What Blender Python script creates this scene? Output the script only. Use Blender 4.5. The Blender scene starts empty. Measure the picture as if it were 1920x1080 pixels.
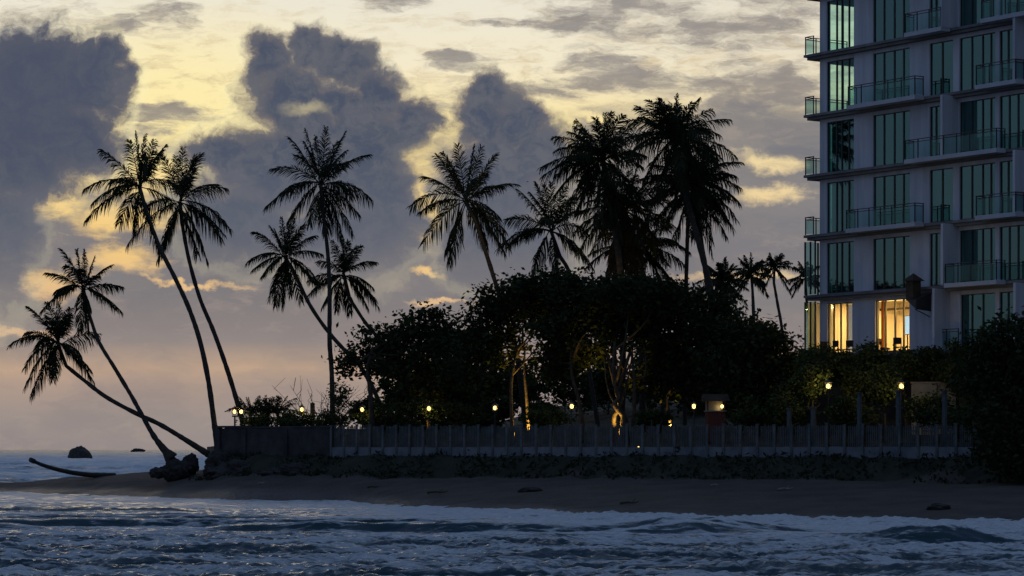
import bpy, math, random
import numpy as np
from mathutils import Vector
PI = math.pi
rng = np.random.default_rng(7)
random.seed(7)
sc = bpy.context.scene
COL = sc.collection
F = 5175.0           # focal length in photo pixels
CAM_H = 3.0          # camera height over the sea
HOR = 843.0          # horizon row


def P(px, py, D):
    return np.array([(px - 960.0) / F * D, D, CAM_H + (HOR - py) / F * D])


def lin(r, g, b):
    f = lambda c: (c / 255 / 12.92) if c <= 10.3 else ((c / 255 + 0.055) / 1.055) ** 2.4
    return (f(r), f(g), f(b), 1.0)


def smooth(a, b, x):
    t = np.clip((x - a) / (b - a), 0, 1)
    return t * t * (3 - 2 * t)


# ------------------------------------------------------------------ noise
def _hash(ix, iy, seed):
    h = (ix.astype(np.int64) * 374761393 + iy.astype(np.int64) * 668265263 + seed * 974711) & 0x7fffffff
    h = ((h ^ (h >> 13)) * 1274126177) & 0x7fffffff
    h = h ^ (h >> 16)
    return (h & 0xffff) / 65535.0


def vnoise(x, y, seed=0):
    ix = np.floor(x); iy = np.floor(y)
    fx = x - ix; fy = y - iy
    def gr(a, b, dx, dy):
        t = _hash(a, b, seed) * 2 * PI
        return np.cos(t) * dx + np.sin(t) * dy
    u = fx * fx * fx * (fx * (fx * 6 - 15) + 10); v = fy * fy * fy * (fy * (fy * 6 - 15) + 10)
    a = gr(ix, iy, fx, fy); b = gr(ix + 1, iy, fx - 1, fy)
    c = gr(ix, iy + 1, fx, fy - 1); d = gr(ix + 1, iy + 1, fx - 1, fy - 1)
    return ((a * (1 - u) + b * u) * (1 - v) + (c * (1 - u) + d * u) * v) * 1.5


def fbm(x, y, octv=4, seed=0, gain=0.5):
    s = 0; a = 1.0
    for o in range(octv):
        s = s + a * vnoise(x * 2 ** o, y * 2 ** o, seed + 17 * o); a *= gain
    return s


# ------------------------------------------------------------------ objects
def mesh_obj(name, verts, faces, mat, parent=None, sm=False):
    """faces: list of index tuples, or an (n,k) int array, or list of such arrays"""
    me = bpy.data.meshes.new(name)
    verts = np.asarray(verts, dtype=np.float32)
    if isinstance(faces, np.ndarray):
        n, k = faces.shape
        me.vertices.add(len(verts)); me.vertices.foreach_set('co', verts.ravel())
        me.loops.add(n * k); me.loops.foreach_set('vertex_index', faces.astype(np.int32).ravel())
        me.polygons.add(n)
        me.polygons.foreach_set('loop_start', np.arange(0, n * k, k, dtype=np.int32))
        me.polygons.foreach_set('loop_total', np.full(n, k, dtype=np.int32))
        me.update(calc_edges=True)
    else:
        me.from_pydata([tuple(map(float, v)) for v in verts], [], [tuple(map(int, f)) for f in faces])
        me.update()
    if sm:
        me.polygons.foreach_set('use_smooth', np.ones(len(me.polygons), dtype=bool))
    me.materials.append(mat)
    o = bpy.data.objects.new(name, me)
    COL.objects.link(o)
    if parent is not None:
        o.parent = parent
    return o


def tag(o, label=None, cat=None, group=None, kind=None):
    if label: o['label'] = label
    if cat: o['category'] = cat
    if group: o['group'] = group
    if kind: o['kind'] = kind
    return o


def empty(name, loc, rz=0, label=None, cat=None, group=None):
    o = bpy.data.objects.new(name, None)
    o.empty_display_size = 0.3
    COL.objects.link(o)
    o.location = tuple(map(float, loc)); o.rotation_euler = (0, 0, rz)
    return tag(o, label, cat, group)


def copy_tree(o, parent=None):
    c = o.copy(); COL.objects.link(c)
    if parent is not None: c.parent = parent
    for ch in list(o.children):
        copy_tree(ch, c)
    return c


class MB:
    def __init__(s): s.v = []; s.f = []
    def add(s, vs, fs):
        b = len(s.v)
        s.v.extend([tuple(map(float, v)) for v in vs]); s.f.extend([tuple(b + i for i in f) for f in fs])
    def box(s, x0, x1, y0, y1, z0, z1):
        s.add([(x0, y0, z0), (x1, y0, z0), (x1, y1, z0), (x0, y1, z0), (x0, y0, z1), (x1, y0, z1), (x1, y1, z1), (x0, y1, z1)],
              [(0, 3, 2, 1), (4, 5, 6, 7), (0, 1, 5, 4), (1, 2, 6, 5), (2, 3, 7, 6), (3, 0, 4, 7)])
    def tube(s, pts, rad, n=8, cap=True):
        v, f = tube_arrays(pts, rad, n, cap); s.add(v, f)
    def lathe(s, prof, n=12, c=(0, 0, 0)):
        k = len(prof); vs = []; fs = []
        for (r, z) in prof:
            for i in range(n):
                a = 2 * PI * i / n
                vs.append((c[0] + r * math.cos(a), c[1] + r * math.sin(a), c[2] + z))
        for j in range(k - 1):
            for i in range(n):
                fs.append((j * n + i, j * n + (i + 1) % n, (j + 1) * n + (i + 1) % n, (j + 1) * n + i))
        fs.append(tuple(range(n))[::-1]); fs.append(tuple((k - 1) * n + i for i in range(n)))
        s.add(vs, fs)
    def build(s, name, mat, parent=None, sm=False):
        return mesh_obj(name, s.v, s.f, mat, parent, sm)


def tube_arrays(pts, rad, n=8, cap=True):
    pts = np.asarray(pts, float); k = len(pts)
    rad = np.broadcast_to(np.asarray(rad, float), (k,))
    T = np.gradient(pts, axis=0); T /= np.linalg.norm(T, axis=1)[:, None] + 1e-9
    ref = np.array([0, 1.0, 0]) if abs(T[:, 1]).mean() < 0.8 else np.array([1.0, 0, 0])
    A = np.cross(T, ref); A /= np.linalg.norm(A, axis=1)[:, None] + 1e-9
    B = np.cross(T, A)
    ang = np.arange(n) * 2 * PI / n
    v = pts[:, None, :] + rad[:, None, None] * (np.cos(ang)[None, :, None] * A[:, None, :] + np.sin(ang)[None, :, None] * B[:, None, :])
    f = []
    for j in range(k - 1):
        for i in range(n):
            f.append((j * n + i, j * n + (i + 1) % n, (j + 1) * n + (i + 1) % n, (j + 1) * n + i))
    if cap:
        f.append(tuple(range(n))[::-1]); f.append(tuple((k - 1) * n + i for i in range(n)))
    return v.reshape(-1, 3), f


def catmull(pts, m=8):
    pts = np.asarray(pts, float)
    p = np.vstack([2 * pts[0] - pts[1], pts, 2 * pts[-1] - pts[-2]])
    out = []
    for i in range(1, len(p) - 2):
        for t in np.arange(m) / m:
            a, b, c, d = p[i - 1], p[i], p[i + 1], p[i + 2]
            out.append(0.5 * (2 * b + (c - a) * t + (2 * a - 5 * b + 4 * c - d) * t * t + (3 * b - a - 3 * c + d) * t ** 3))
    out.append(pts[-1])
    return np.array(out)


# ------------------------------------------------------------------ materials
def new_mat(name):
    m = bpy.data.materials.new(name); m.use_nodes = True
    nt = m.node_tree
    return m, nt, nt.nodes['Principled BSDF'], nt.nodes['Material Output']


def mat_noise(name, c1, c2, scale=2.0, rough=0.8, bump=0.3, bscale=None, stretch=(1, 1, 1), spec=0.3, detail=6, bdist=0.05):
    m, nt, bs, out = new_mat(name)
    tc = nt.nodes.new('ShaderNodeTexCoord'); mp = nt.nodes.new('ShaderNodeMapping')
    mp.inputs['Scale'].default_value = stretch
    nt.links.new(tc.outputs['Object'], mp.inputs['Vector'])
    n = nt.nodes.new('ShaderNodeTexNoise'); n.inputs['Scale'].default_value = scale; n.inputs['Detail'].default_value = detail
    n.inputs['Roughness'].default_value = 0.65
    nt.links.new(mp.outputs[0], n.inputs['Vector'])
    r = nt.nodes.new('ShaderNodeValToRGB')
    r.color_ramp.elements[0].position = 0.33; r.color_ramp.elements[1].position = 0.68
    r.color_ramp.elements[0].color = (*c1, 1); r.color_ramp.elements[1].color = (*c2, 1)
    nt.links.new(n.outputs['Fac'], r.inputs[0]); nt.links.new(r.outputs[0], bs.inputs['Base Color'])
    bs.inputs['Roughness'].default_value = rough
    bs.inputs['Specular IOR Level'].default_value = spec
    if bump:
        n2 = nt.nodes.new('ShaderNodeTexNoise'); n2.inputs['Scale'].default_value = bscale or scale * 6; n2.inputs['Detail'].default_value = 5
        nt.links.new(mp.outputs[0], n2.inputs['Vector'])
        b = nt.nodes.new('ShaderNodeBump'); b.inputs['Strength'].default_value = bump; b.inputs['Distance'].default_value = bdist
        nt.links.new(n2.outputs['Fac'], b.inputs['Height']); nt.links.new(b.outputs[0], bs.inputs['Normal'])
    return m


def mat_leaf(name, c1, c2, trans=0.25):
    m, nt, bs, out = new_mat(name)
    g = nt.nodes.new('ShaderNodeNewGeometry')
    r = nt.nodes.new('ShaderNodeValToRGB')
    r.color_ramp.elements[0].color = (*c1, 1); r.color_ramp.elements[1].color = (*c2, 1)
    nt.links.new(g.outputs['Random Per Island'], r.inputs[0])
    nt.links.new(r.outputs[0], bs.inputs['Base Color'])
    bs.inputs['Roughness'].default_value = 0.7; bs.inputs['Specular IOR Level'].default_value = 0.12
    t = nt.nodes.new('ShaderNodeBsdfTranslucent'); nt.links.new(r.outputs[0], t.inputs[0])
    mx = nt.nodes.new('ShaderNodeMixShader'); mx.inputs[0].default_value = trans
    nt.links.new(bs.outputs[0], mx.inputs[1]); nt.links.new(t.outputs[0], mx.inputs[2]); nt.links.new(mx.outputs[0], out.inputs[0])
    return m


def mat_glass(name, tint, refl=0.10, rough=0.03):
    """a window pane: a tinted see-through sheet with a mirror-like surface"""
    m, nt, bs, out = new_mat(name)
    nt.nodes.remove(bs)
    t = nt.nodes.new('ShaderNodeBsdfTransparent'); t.inputs[0].default_value = (*tint, 1)
    g = nt.nodes.new('ShaderNodeBsdfGlossy'); g.inputs['Roughness'].default_value = rough
    g.inputs['Color'].default_value = (0.58, 1.0, 0.94, 1)
    lw = nt.nodes.new('ShaderNodeLayerWeight'); lw.inputs['Blend'].default_value = .5
    pw = nt.nodes.new('ShaderNodeMath'); pw.operation = 'POWER'; pw.inputs[1].default_value = 5.0
    nt.links.new(lw.outputs['Facing'], pw.inputs[0])
    ma = nt.nodes.new('ShaderNodeMath'); ma.operation = 'MULTIPLY_ADD'; ma.inputs[1].default_value = .9; ma.inputs[2].default_value = refl + .04
    nt.links.new(pw.outputs[0], ma.inputs[0])
    mx = nt.nodes.new('ShaderNodeMixShader')
    nt.links.new(ma.outputs[0], mx.inputs[0]); nt.links.new(t.outputs[0], mx.inputs[1]); nt.links.new(g.outputs[0], mx.inputs[2])
    nt.links.new(mx.outputs[0], out.inputs[0])
    return m


def mat_emit(name, c, s):
    m, nt, bs, out = new_mat(name)
    bs.inputs['Base Color'].default_value = (0.8, 0.7, 0.5, 1)
    bs.inputs['Emission Color'].default_value = (*c, 1); bs.inputs['Emission Strength'].default_value = s
    return m


M = {}
def ground_mat():
    """damp sand that gives way to soil and creeping plants where the 'soil' attribute rises"""
    m, nt, bs, out = new_mat('shore_ground'); L = nt.links.new
    tc = nt.nodes.new('ShaderNodeTexCoord')
    def nz(sc_, det=6):
        n = nt.nodes.new('ShaderNodeTexNoise'); n.inputs['Scale'].default_value = sc_; n.inputs['Detail'].default_value = det; n.inputs['Roughness'].default_value = .65
        L(tc.outputs['Object'], n.inputs['Vector']); return n.outputs['Fac']
    def rp(x, c1, c2):
        r = nt.nodes.new('ShaderNodeValToRGB'); r.color_ramp.elements[0].position = .32; r.color_ramp.elements[1].position = .68
        r.color_ramp.elements[0].color = (*c1, 1); r.color_ramp.elements[1].color = (*c2, 1); L(x, r.inputs[0]); return r.outputs[0]
    a, b = nz(.45), nz(.9)
    at = nt.nodes.new('ShaderNodeAttribute'); at.attribute_name = 'soil'
    ma = nt.nodes.new('ShaderNodeMath'); ma.operation = 'MULTIPLY_ADD'; ma.inputs[1].default_value = 1.6; ma.inputs[2].default_value = -.8; L(b, ma.inputs[0])
    ad = nt.nodes.new('ShaderNodeMath'); ad.operation = 'ADD'; L(at.outputs['Fac'], ad.inputs[0]); L(ma.outputs[0], ad.inputs[1])
    mr = nt.nodes.new('ShaderNodeMapRange'); mr.interpolation_type = 'SMOOTHSTEP'; mr.inputs['From Min'].default_value = .35; mr.inputs['From Max'].default_value = .65; L(ad.outputs[0], mr.inputs['Value'])
    mx = nt.nodes.new('ShaderNodeMix'); mx.data_type = 'RGBA'; L(mr.outputs[0], mx.inputs[0])
    L(rp(a, (0.048, 0.040, 0.033), (0.092, 0.077, 0.063)), mx.inputs[6]); L(rp(nz(.7), (0.014, 0.017, 0.010), (0.036, 0.040, 0.024)), mx.inputs[7])
    we = nt.nodes.new('ShaderNodeAttribute'); we.attribute_name = 'wet'
    dk = nt.nodes.new('ShaderNodeMix'); dk.data_type = 'RGBA'; dk.blend_type = 'MULTIPLY'; L(we.outputs['Fac'], dk.inputs[0]); L(mx.outputs[2], dk.inputs[6]); dk.inputs[7].default_value = (.55, .56, .6, 1)
    rg = nt.nodes.new('ShaderNodeMapRange'); rg.inputs['To Min'].default_value = .9; rg.inputs['To Max'].default_value = .52; L(we.outputs['Fac'], rg.inputs['Value']); L(rg.outputs[0], bs.inputs['Roughness'])
    L(dk.outputs[2], bs.inputs['Base Color']); bs.inputs['Specular IOR Level'].default_value = .3
    bu = nt.nodes.new('ShaderNodeBump'); bu.inputs['Strength'].default_value = 1; bu.inputs['Distance'].default_value = .22; L(nz(3.2, 5), bu.inputs['Height']); L(bu.outputs[0], bs.inputs['Normal'])
    return m


M['ground'] = ground_mat()
M['concrete'] = mat_noise('painted_concrete', (0.36, 0.38, 0.44), (0.58, 0.59, 0.64), 0.5, 0.75, 0.2, 8.0, (2.2, 2.2, 0.22))
M['slab'] = mat_noise('slab_concrete', (0.36, 0.39, 0.44), (0.46, 0.48, 0.53), 0.7, 0.75, 0.15, 8.0)
M['slab_dark'] = mat_noise('dark_slab_edge', (0.10, 0.10, 0.11), (0.20, 0.20, 0.21), 0.8, 0.8, 0.15, 8.0)  # floor slabs, darker than the balcony slabs
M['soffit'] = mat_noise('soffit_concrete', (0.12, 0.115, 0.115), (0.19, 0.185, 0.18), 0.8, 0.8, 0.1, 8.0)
M['frame'] = mat_noise('dark_frame', (0.022, 0.026, 0.03), (0.035, 0.038, 0.042), 3, 0.45, 0, spec=0.5)
M['trunk'] = mat_noise('palm_bark', (0.022, 0.020, 0.017), (0.06, 0.054, 0.045), 3.0, 0.9, 0.8, 5.0, (1, 1, 3), bdist=0.08)
M['bark'] = mat_noise('bark', (0.025, 0.021, 0.016), (0.075, 0.062, 0.045), 3.0, 0.9, 0.8, 6.0, (1, 1, .5), bdist=0.08)
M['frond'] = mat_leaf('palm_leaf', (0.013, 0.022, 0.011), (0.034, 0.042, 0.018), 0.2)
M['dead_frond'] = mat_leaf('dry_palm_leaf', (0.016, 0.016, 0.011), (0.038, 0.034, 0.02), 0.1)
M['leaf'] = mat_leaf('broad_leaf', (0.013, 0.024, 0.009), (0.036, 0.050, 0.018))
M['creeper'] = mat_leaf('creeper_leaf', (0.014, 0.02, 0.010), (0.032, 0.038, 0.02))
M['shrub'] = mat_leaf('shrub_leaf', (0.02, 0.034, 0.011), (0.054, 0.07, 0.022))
M['rock'] = mat_noise('dark_rock', (0.02, 0.019, 0.019), (0.055, 0.05, 0.047), 1.2, 0.85, 0.9, 4.0, bdist=0.15)
M['wallstone'] = mat_noise('weathered_wall', (0.022, 0.021, 0.023), (0.058, 0.053, 0.055), 0.8, 0.9, 0.6, 5.0, bdist=0.06)
M['lowwall'] = mat_noise('low_wall_plaster', (0.09, 0.105, 0.13), (0.18, 0.195, 0.225), 0.9, 0.9, 0.4, 5.0)
M['picket'] = mat_noise('weathered_picket', (0.042, 0.05, 0.054), (0.10, 0.11, 0.115), 2.0, 0.85, 0.3, 9.0)
M['fence_post'] = mat_noise('pale_fence_post', (0.055, 0.064, 0.068), (0.13, 0.14, 0.145), 2.0, 0.85, 0.3, 9.0)
M['metal'] = mat_noise('dark_metal', (0.02, 0.02, 0.02), (0.04, 0.038, 0.035), 4, 0.5, 0, spec=0.5)
M['bulb'] = mat_emit('lamp_glow', (1.0, 0.64, 0.19), 4.0)
M['lampglass'] = mat_glass('lantern_glass', (0.98, 0.93, 0.8), 0.03)
M['pane'] = mat_glass('green_tinted_pane', (0.30, 0.62, 0.60), 0.17)
M['pane_teal'] = mat_glass('pale_teal_pane', (0.58, 0.95, 0.90), 0.04)
M['pane_clear'] = mat_glass('clear_pane', (0.93, 0.93, 0.88), 0.02)
M['rail_glass'] = mat_glass('railing_glass', (0.58, 0.74, 0.74), 0.03)
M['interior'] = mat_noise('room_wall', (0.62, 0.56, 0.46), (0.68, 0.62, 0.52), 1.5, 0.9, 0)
M['dark_room'] = mat_noise('darkened_room_wall', (0.04, 0.052, 0.056), (0.075, 0.092, 0.096), 0.8, 0.9, 0)  # room wall with the dimness of unlit rooms put into its colour
M['curtain'] = mat_noise('curtain', (0.035, 0.075, 0.075), (0.10, 0.155, 0.15), 2.5, 0.95, 0.2, 6, (6, 6, 0.3))
M['curtain_o'] = mat_noise('orange_curtain', (0.42, 0.13, 0.03), (0.55, 0.18, 0.05), 2.5, 0.95, 0.2, 6, (6, 6, 0.3))
M['sheer_diffuser'] = mat_leaf('added_sheer_diffuser', (0.66, 0.6, 0.48), (0.7, 0.64, 0.52), .65)  # translucent cloth added to spread lamp light behind the lit panes
M['strip'] = mat_emit('ceiling_lamp_glow', (1.0, 0.72, 0.28), 3.0)
M['screen'] = mat_emit('screen_glow', (0.45, 0.75, 1.0), 0.9)
M['red'] = mat_noise('red_paint', (0.07, 0.022, 0.016), (0.12, 0.035, 0.025), 2, 0.8, 0.2, 8)
M['pale'] = mat_noise('pale_render', (0.15, 0.145, 0.13), (0.24, 0.23, 0.205), 1.2, 0.85, 0.2, 7)
M['feather'] = mat_noise('dark_feather', (0.02, 0.02, 0.02), (0.04, 0.04, 0.04), 5, 0.8, 0)
M['wood'] = mat_noise('dark_wood', (0.03, 0.022, 0.016), (0.06, 0.045, 0.03), 2, 0.8, 0.3, 8)

# ------------------------------------------------------------------ the lie of the land
SH_X = np.array([-75, -52, -35, -22.2, -17, -9.9, -5.4, -1.5, 3.3, 9.6, 19.7, 34, 80.])
SH_D = np.array([206, 197, 189, 169, 161, 156, 140, 130.5, 122.5, 114, 106.5, 100, 92.])
FX0, FD0, FX1, FD1 = -18.9, 178.0, 23.2, 138.0       # fence line


def shore(x):
    d = np.interp(x, SH_X, SH_D)
    return d + 0.9 * np.sin(x * 0.55 + 1) + 0.5 * np.sin(x * 1.3)


def fence_d(x):
    return FD0 + (x - FX0) * (FD1 - FD0) / (FX1 - FX0)


def land_z(x, D):
    x = np.asarray(x, float); D = np.asarray(D, float)
    t = D - shore(x)
    fd = fence_d(x)
    foot = fd - 3.2
    T = np.maximum(foot - shore(x), 6)
    beach = np.where(t < 0, 0.10 * t, 1.42 * np.clip(t / T, 0, 1) ** 0.85)
    beach = np.maximum(beach, -2.0)
    beach = beach + np.clip(t, 0, 3) / 3 * (0.10 * fbm(x * .22, D * .22, 3, 5) + 0.03 * fbm(x * 1.1, D * 1.1, 2, 9))
    bank = smooth(0, 3.2, D - foot) * 1.25 + 0.28 * smooth(-2, 1, D - foot) * fbm(x * .6, D * .6, 3, 31) * (1 - smooth(2.2, 3.4, D - foot))
    g = np.clip(D - fd - 1.5, 0, None)
    garden = np.minimum(0.10 * g, 1.75) + 3.4 * smooth(35, 75, g) * smooth(-8, 12, x)
    full = np.minimum(beach, 1.6) + bank + garden
    # the spit to the left of the wall: a low bar that falls away to the sea behind
    zc = np.interp(x, [-75, -52, -36, -26, -20], [0.1, 0.25, 0.55, 1.3, 1.5])
    W = np.interp(x, [-75, -36, -20], [14, 17, 26])
    spit = np.where(t < 0, 0.10 * t, zc * np.sin(np.clip(t / W, 0, 1) * PI * 0.62) / 0.93)
    spit = np.where(t > W, zc - 0.25 * (t - W), spit)
    spit = np.maximum(spit, -2.0) + np.clip(t, 0, 3) / 3 * 0.08 * fbm(x * .25, D * .25, 3, 8)
    edge = -0.1062 * D + 0.35               # left side of the headland
    k = smooth(-1.2, 0.6, x - edge)
    return spit * (1 - k) + full * k


def gz(x, D):
    return float(land_z(np.array([x]), np.array([D]))[0])


nx, nd = 330, 560
gx = np.linspace(-75, 80, nx); gd = np.concatenate([np.linspace(84, 250, 500), np.linspace(251.5, 420, 60)])
GX, GD = np.meshgrid(gx, gd)
GZ = land_z(GX, GD)
V = np.stack([GX, GD, GZ], -1).reshape(-1, 3)
idx = np.arange(nx * nd).reshape(nd, nx)
Q = np.stack([idx[:-1, :-1], idx[:-1, 1:], idx[1:, 1:], idx[1:, :-1]], -1).reshape(-1, 4)
cx = GX[:-1, :-1].ravel(); cd = GD[:-1, :-1].ravel()
isg = (cd > fence_d(cx) - 3.6 + 0.5 * np.sin(cx * 1.7) + 0.8 * np.sin(cx * .37)) & (cx > -0.1062 * cd - 0.4)


SOIL = smooth(-1.4, 1.4, GD - (fence_d(GX) - 3.4 + 0.8 * np.sin(GX * .37) + 1.2 * fbm(GX * .3, GD * .3, 3, 77))) * smooth(-.8, .8, GX + 0.1062 * GD + .2)


WET = 1 - smooth(2.5, 7, GD - shore(GX) + 1.4 * fbm(GX * .25, GD * .1, 3, 66))


def sub_mesh(name, mask, mat):
    q = Q[mask]; u, inv = np.unique(q, return_inverse=True)
    o = mesh_obj(name, V[u], inv.reshape(-1, 4), mat, None, True)
    at = o.data.attributes.new('soil', 'FLOAT', 'POINT'); at.data.foreach_set('value', SOIL.ravel()[u].astype(np.float32))
    at = o.data.attributes.new('wet', 'FLOAT', 'POINT'); at.data.foreach_set('value', WET.ravel()[u].astype(np.float32))
    return o


o = sub_mesh('beach', ~isg, M['ground']); tag(o, 'dark damp sand beach with a low spit running out to the left', 'beach', kind='structure')
o = sub_mesh('garden_ground', isg, M['ground']); tag(o, 'dark grassy bank and garden ground behind the picket fence', 'ground', kind='structure')

# ------------------------------------------------------------------ sea
rows = np.concatenate([np.linspace(52, 120, 760), np.linspace(120.2, 200, 440), 200 * np.exp(np.linspace(0.0012, math.log(6), 560)), 1200 * np.exp(np.linspace(.01, math.log(34), 220))])
cols = np.linspace(-0.27, 0.27, 560)
U_, D_ = np.meshgrid(cols, rows)
X_ = U_ * D_
H = np.zeros_like(X_)
foam = np.zeros_like(X_)
t_sh = D_ - shore(X_)                    # negative: in front of the near beach
near = 1 - smooth(200, 320, D_)
# choppy water, crests lying across the view
wx = X_ + 1.2 * fbm(X_ * .12, D_ * .12, 2, 3)
wd = D_ + 1.0 * fbm(X_ * .15 + 9, D_ * .15, 2, 4)
r1 = 1 - np.abs(vnoise(wx * .13, wd * .34, 11)) * 2
r2 = 1 - np.abs(vnoise(wx * .30 + 5, wd * .80, 12)) * 2
r3 = 1 - np.abs(vnoise(wx * .48, wd * 1.9, 13)) * 2
r4 = 1 - np.abs(vnoise(wx * 1.15, wd * 3.4, 14)) * 2
r5 = fbm(wx * 3.0, wd * 4.6, 2, 15)
shal = 0.35 + 0.65 * smooth(-4, -28, t_sh)
shal = np.where(D_ > 200, 1, shal)
H += near * shal * (1 - .6 * smooth(90, 100, D_)) * (0.10 * r1 + 0.12 * r2 + 0.115 * r3 + 0.075 * r4 + 0.035 * r5 - 0.20)
# swell lines: (centre distance, x from, x to, height, front width, back width)
SW = [(108, -34, 0, .28, .34, 3.2), (100.5, -13, 12, .30, .34, 3.4), (105, -30, -17, .30, .4, 1.8), (116, -26, -6, .22, .5, 2.5),
      (99, 2.5, 10.5, .36, .7, 2.4), (88, 9, 17.5, 1.0, .9, 1.8), (90, 13, 19, .55, .8, 1.6), (93, 14, 26, .35, .8, 2), (80, -14, -3, .36, .9, 2), (76, -2, 9, .34, .8, 2),
      (71, -16, -6, .34, .8, 1.8), (68, 3, 14, .34, .8, 1.8), (86, -9, 3, .3, .8, 2), (120, -28, -8, .2, .8, 2), (135, -34, -14, .18, .9, 3), (64, -8, 4, .3, .7, 1.6)]
for i, (d0, xa, xb, A, wf, wb) in enumerate(SW):
    A = A * (1.15 if d0 > 95 else .6); wf = wf * .8
    dc = d0 + 0.6 * vnoise(X_ * .10 + i * 3.1, X_ * 0 + i * 1.7, 40 + i) + 0.25 * vnoise(X_ * .6 + i, X_ * 0 + i * .7, 60 + i)
    dd = D_ - dc
    win = smooth(xa, xa + 4, X_) * (1 - smooth(xb - 4, xb, X_)) * (0.85 + 0.3 * vnoise(X_ * .09, X_ * 0 + i, 80 + i) + .12 * vnoise(X_ * .5, X_ * 0 + i, 90 + i))
    prof = np.where(dd < 0, np.exp(-(dd / wf) ** 2), np.exp(-(dd / wb) ** 2))
    H += A * win * prof
    foam += win * (np.exp(-((dd - 1.6) / 1.5) ** 2) * 0.5 - np.exp(-((dd + wf * .9) / wf) ** 2) * .85)
# open sea beyond the spit
far = smooth(205, 240, D_)
H += far * np.minimum(1, 2400 / D_) * (0.50 * (1 - np.abs(vnoise(X_ * .014, D_ * .045, 21)) * 2) - 0.55)
H += far * (1 - smooth(900, 1800, D_)) * 0.60 * (1 - 2 * np.abs(vnoise(X_ * .04, D_ * .13, 22)))
H += far * (1 - smooth(500, 1000, D_)) * 0.36 * (1 - 2 * np.abs(vnoise(X_ * .11, D_ * .30, 23)))
H += far * smooth(700, 1500, D_) * (1 - smooth(6000, 15000, D_)) * 0.7 * vnoise(X_ * .01, D_ * .035, 24)
# one long low sheet of broken water washing up the sand
swash = smooth(-16, -1, t_sh) * (1 - smooth(3, 6, t_sh))
right = smooth(-14, 4, X_)
H += swash * (0.10 + 0.10 * right) * (0.8 + 0.7 * fbm(X_ * .5, D_ * .5, 3, 51) + .45 * right * fbm(X_ * 2.6, D_ * 2.6, 3, 52)) * (D_ < 215)
n1 = fbm(X_ * .11, D_ * .42, 4, 71); n2 = fbm(X_ * .45, D_ * 1.7, 4, 72)
foam += (D_ < 215) * (swash * (0.35 + 0.55 * right) + 0.30 * smooth(-34, -10, t_sh))
foam += (0.42 * (r2 - .55) + 0.34 * (r3 - .5) + 0.2 * (r4 - .5)) * near
foam += far * np.clip(0.50 + 1.1 * fbm(X_ * .012, D_ * .03, 4, 75), 0, 1) * np.exp(-((D_ - 420) / 420) ** 2) * 1.2
foam = foam + 0.75 * n1 * (D_ < 300) + 0.42 * n2 * (D_ < 300) + 0.34 + 0.18 * smooth(84, 106, D_)  # foam cover; its overall lift also stands in for sky highlights on the water
foam = foam - .5 * smooth(1200, 5000, D_)
Vs = np.stack([X_, D_, H], -1).reshape(-1, 3)
ns, ms = X_.shape
idx = np.arange(ns * ms).reshape(ns, ms)
Qs = np.stack([idx[:-1, :-1], idx[:-1, 1:], idx[1:, 1:], idx[1:, :-1]], -1).reshape(-1, 4)


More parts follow.
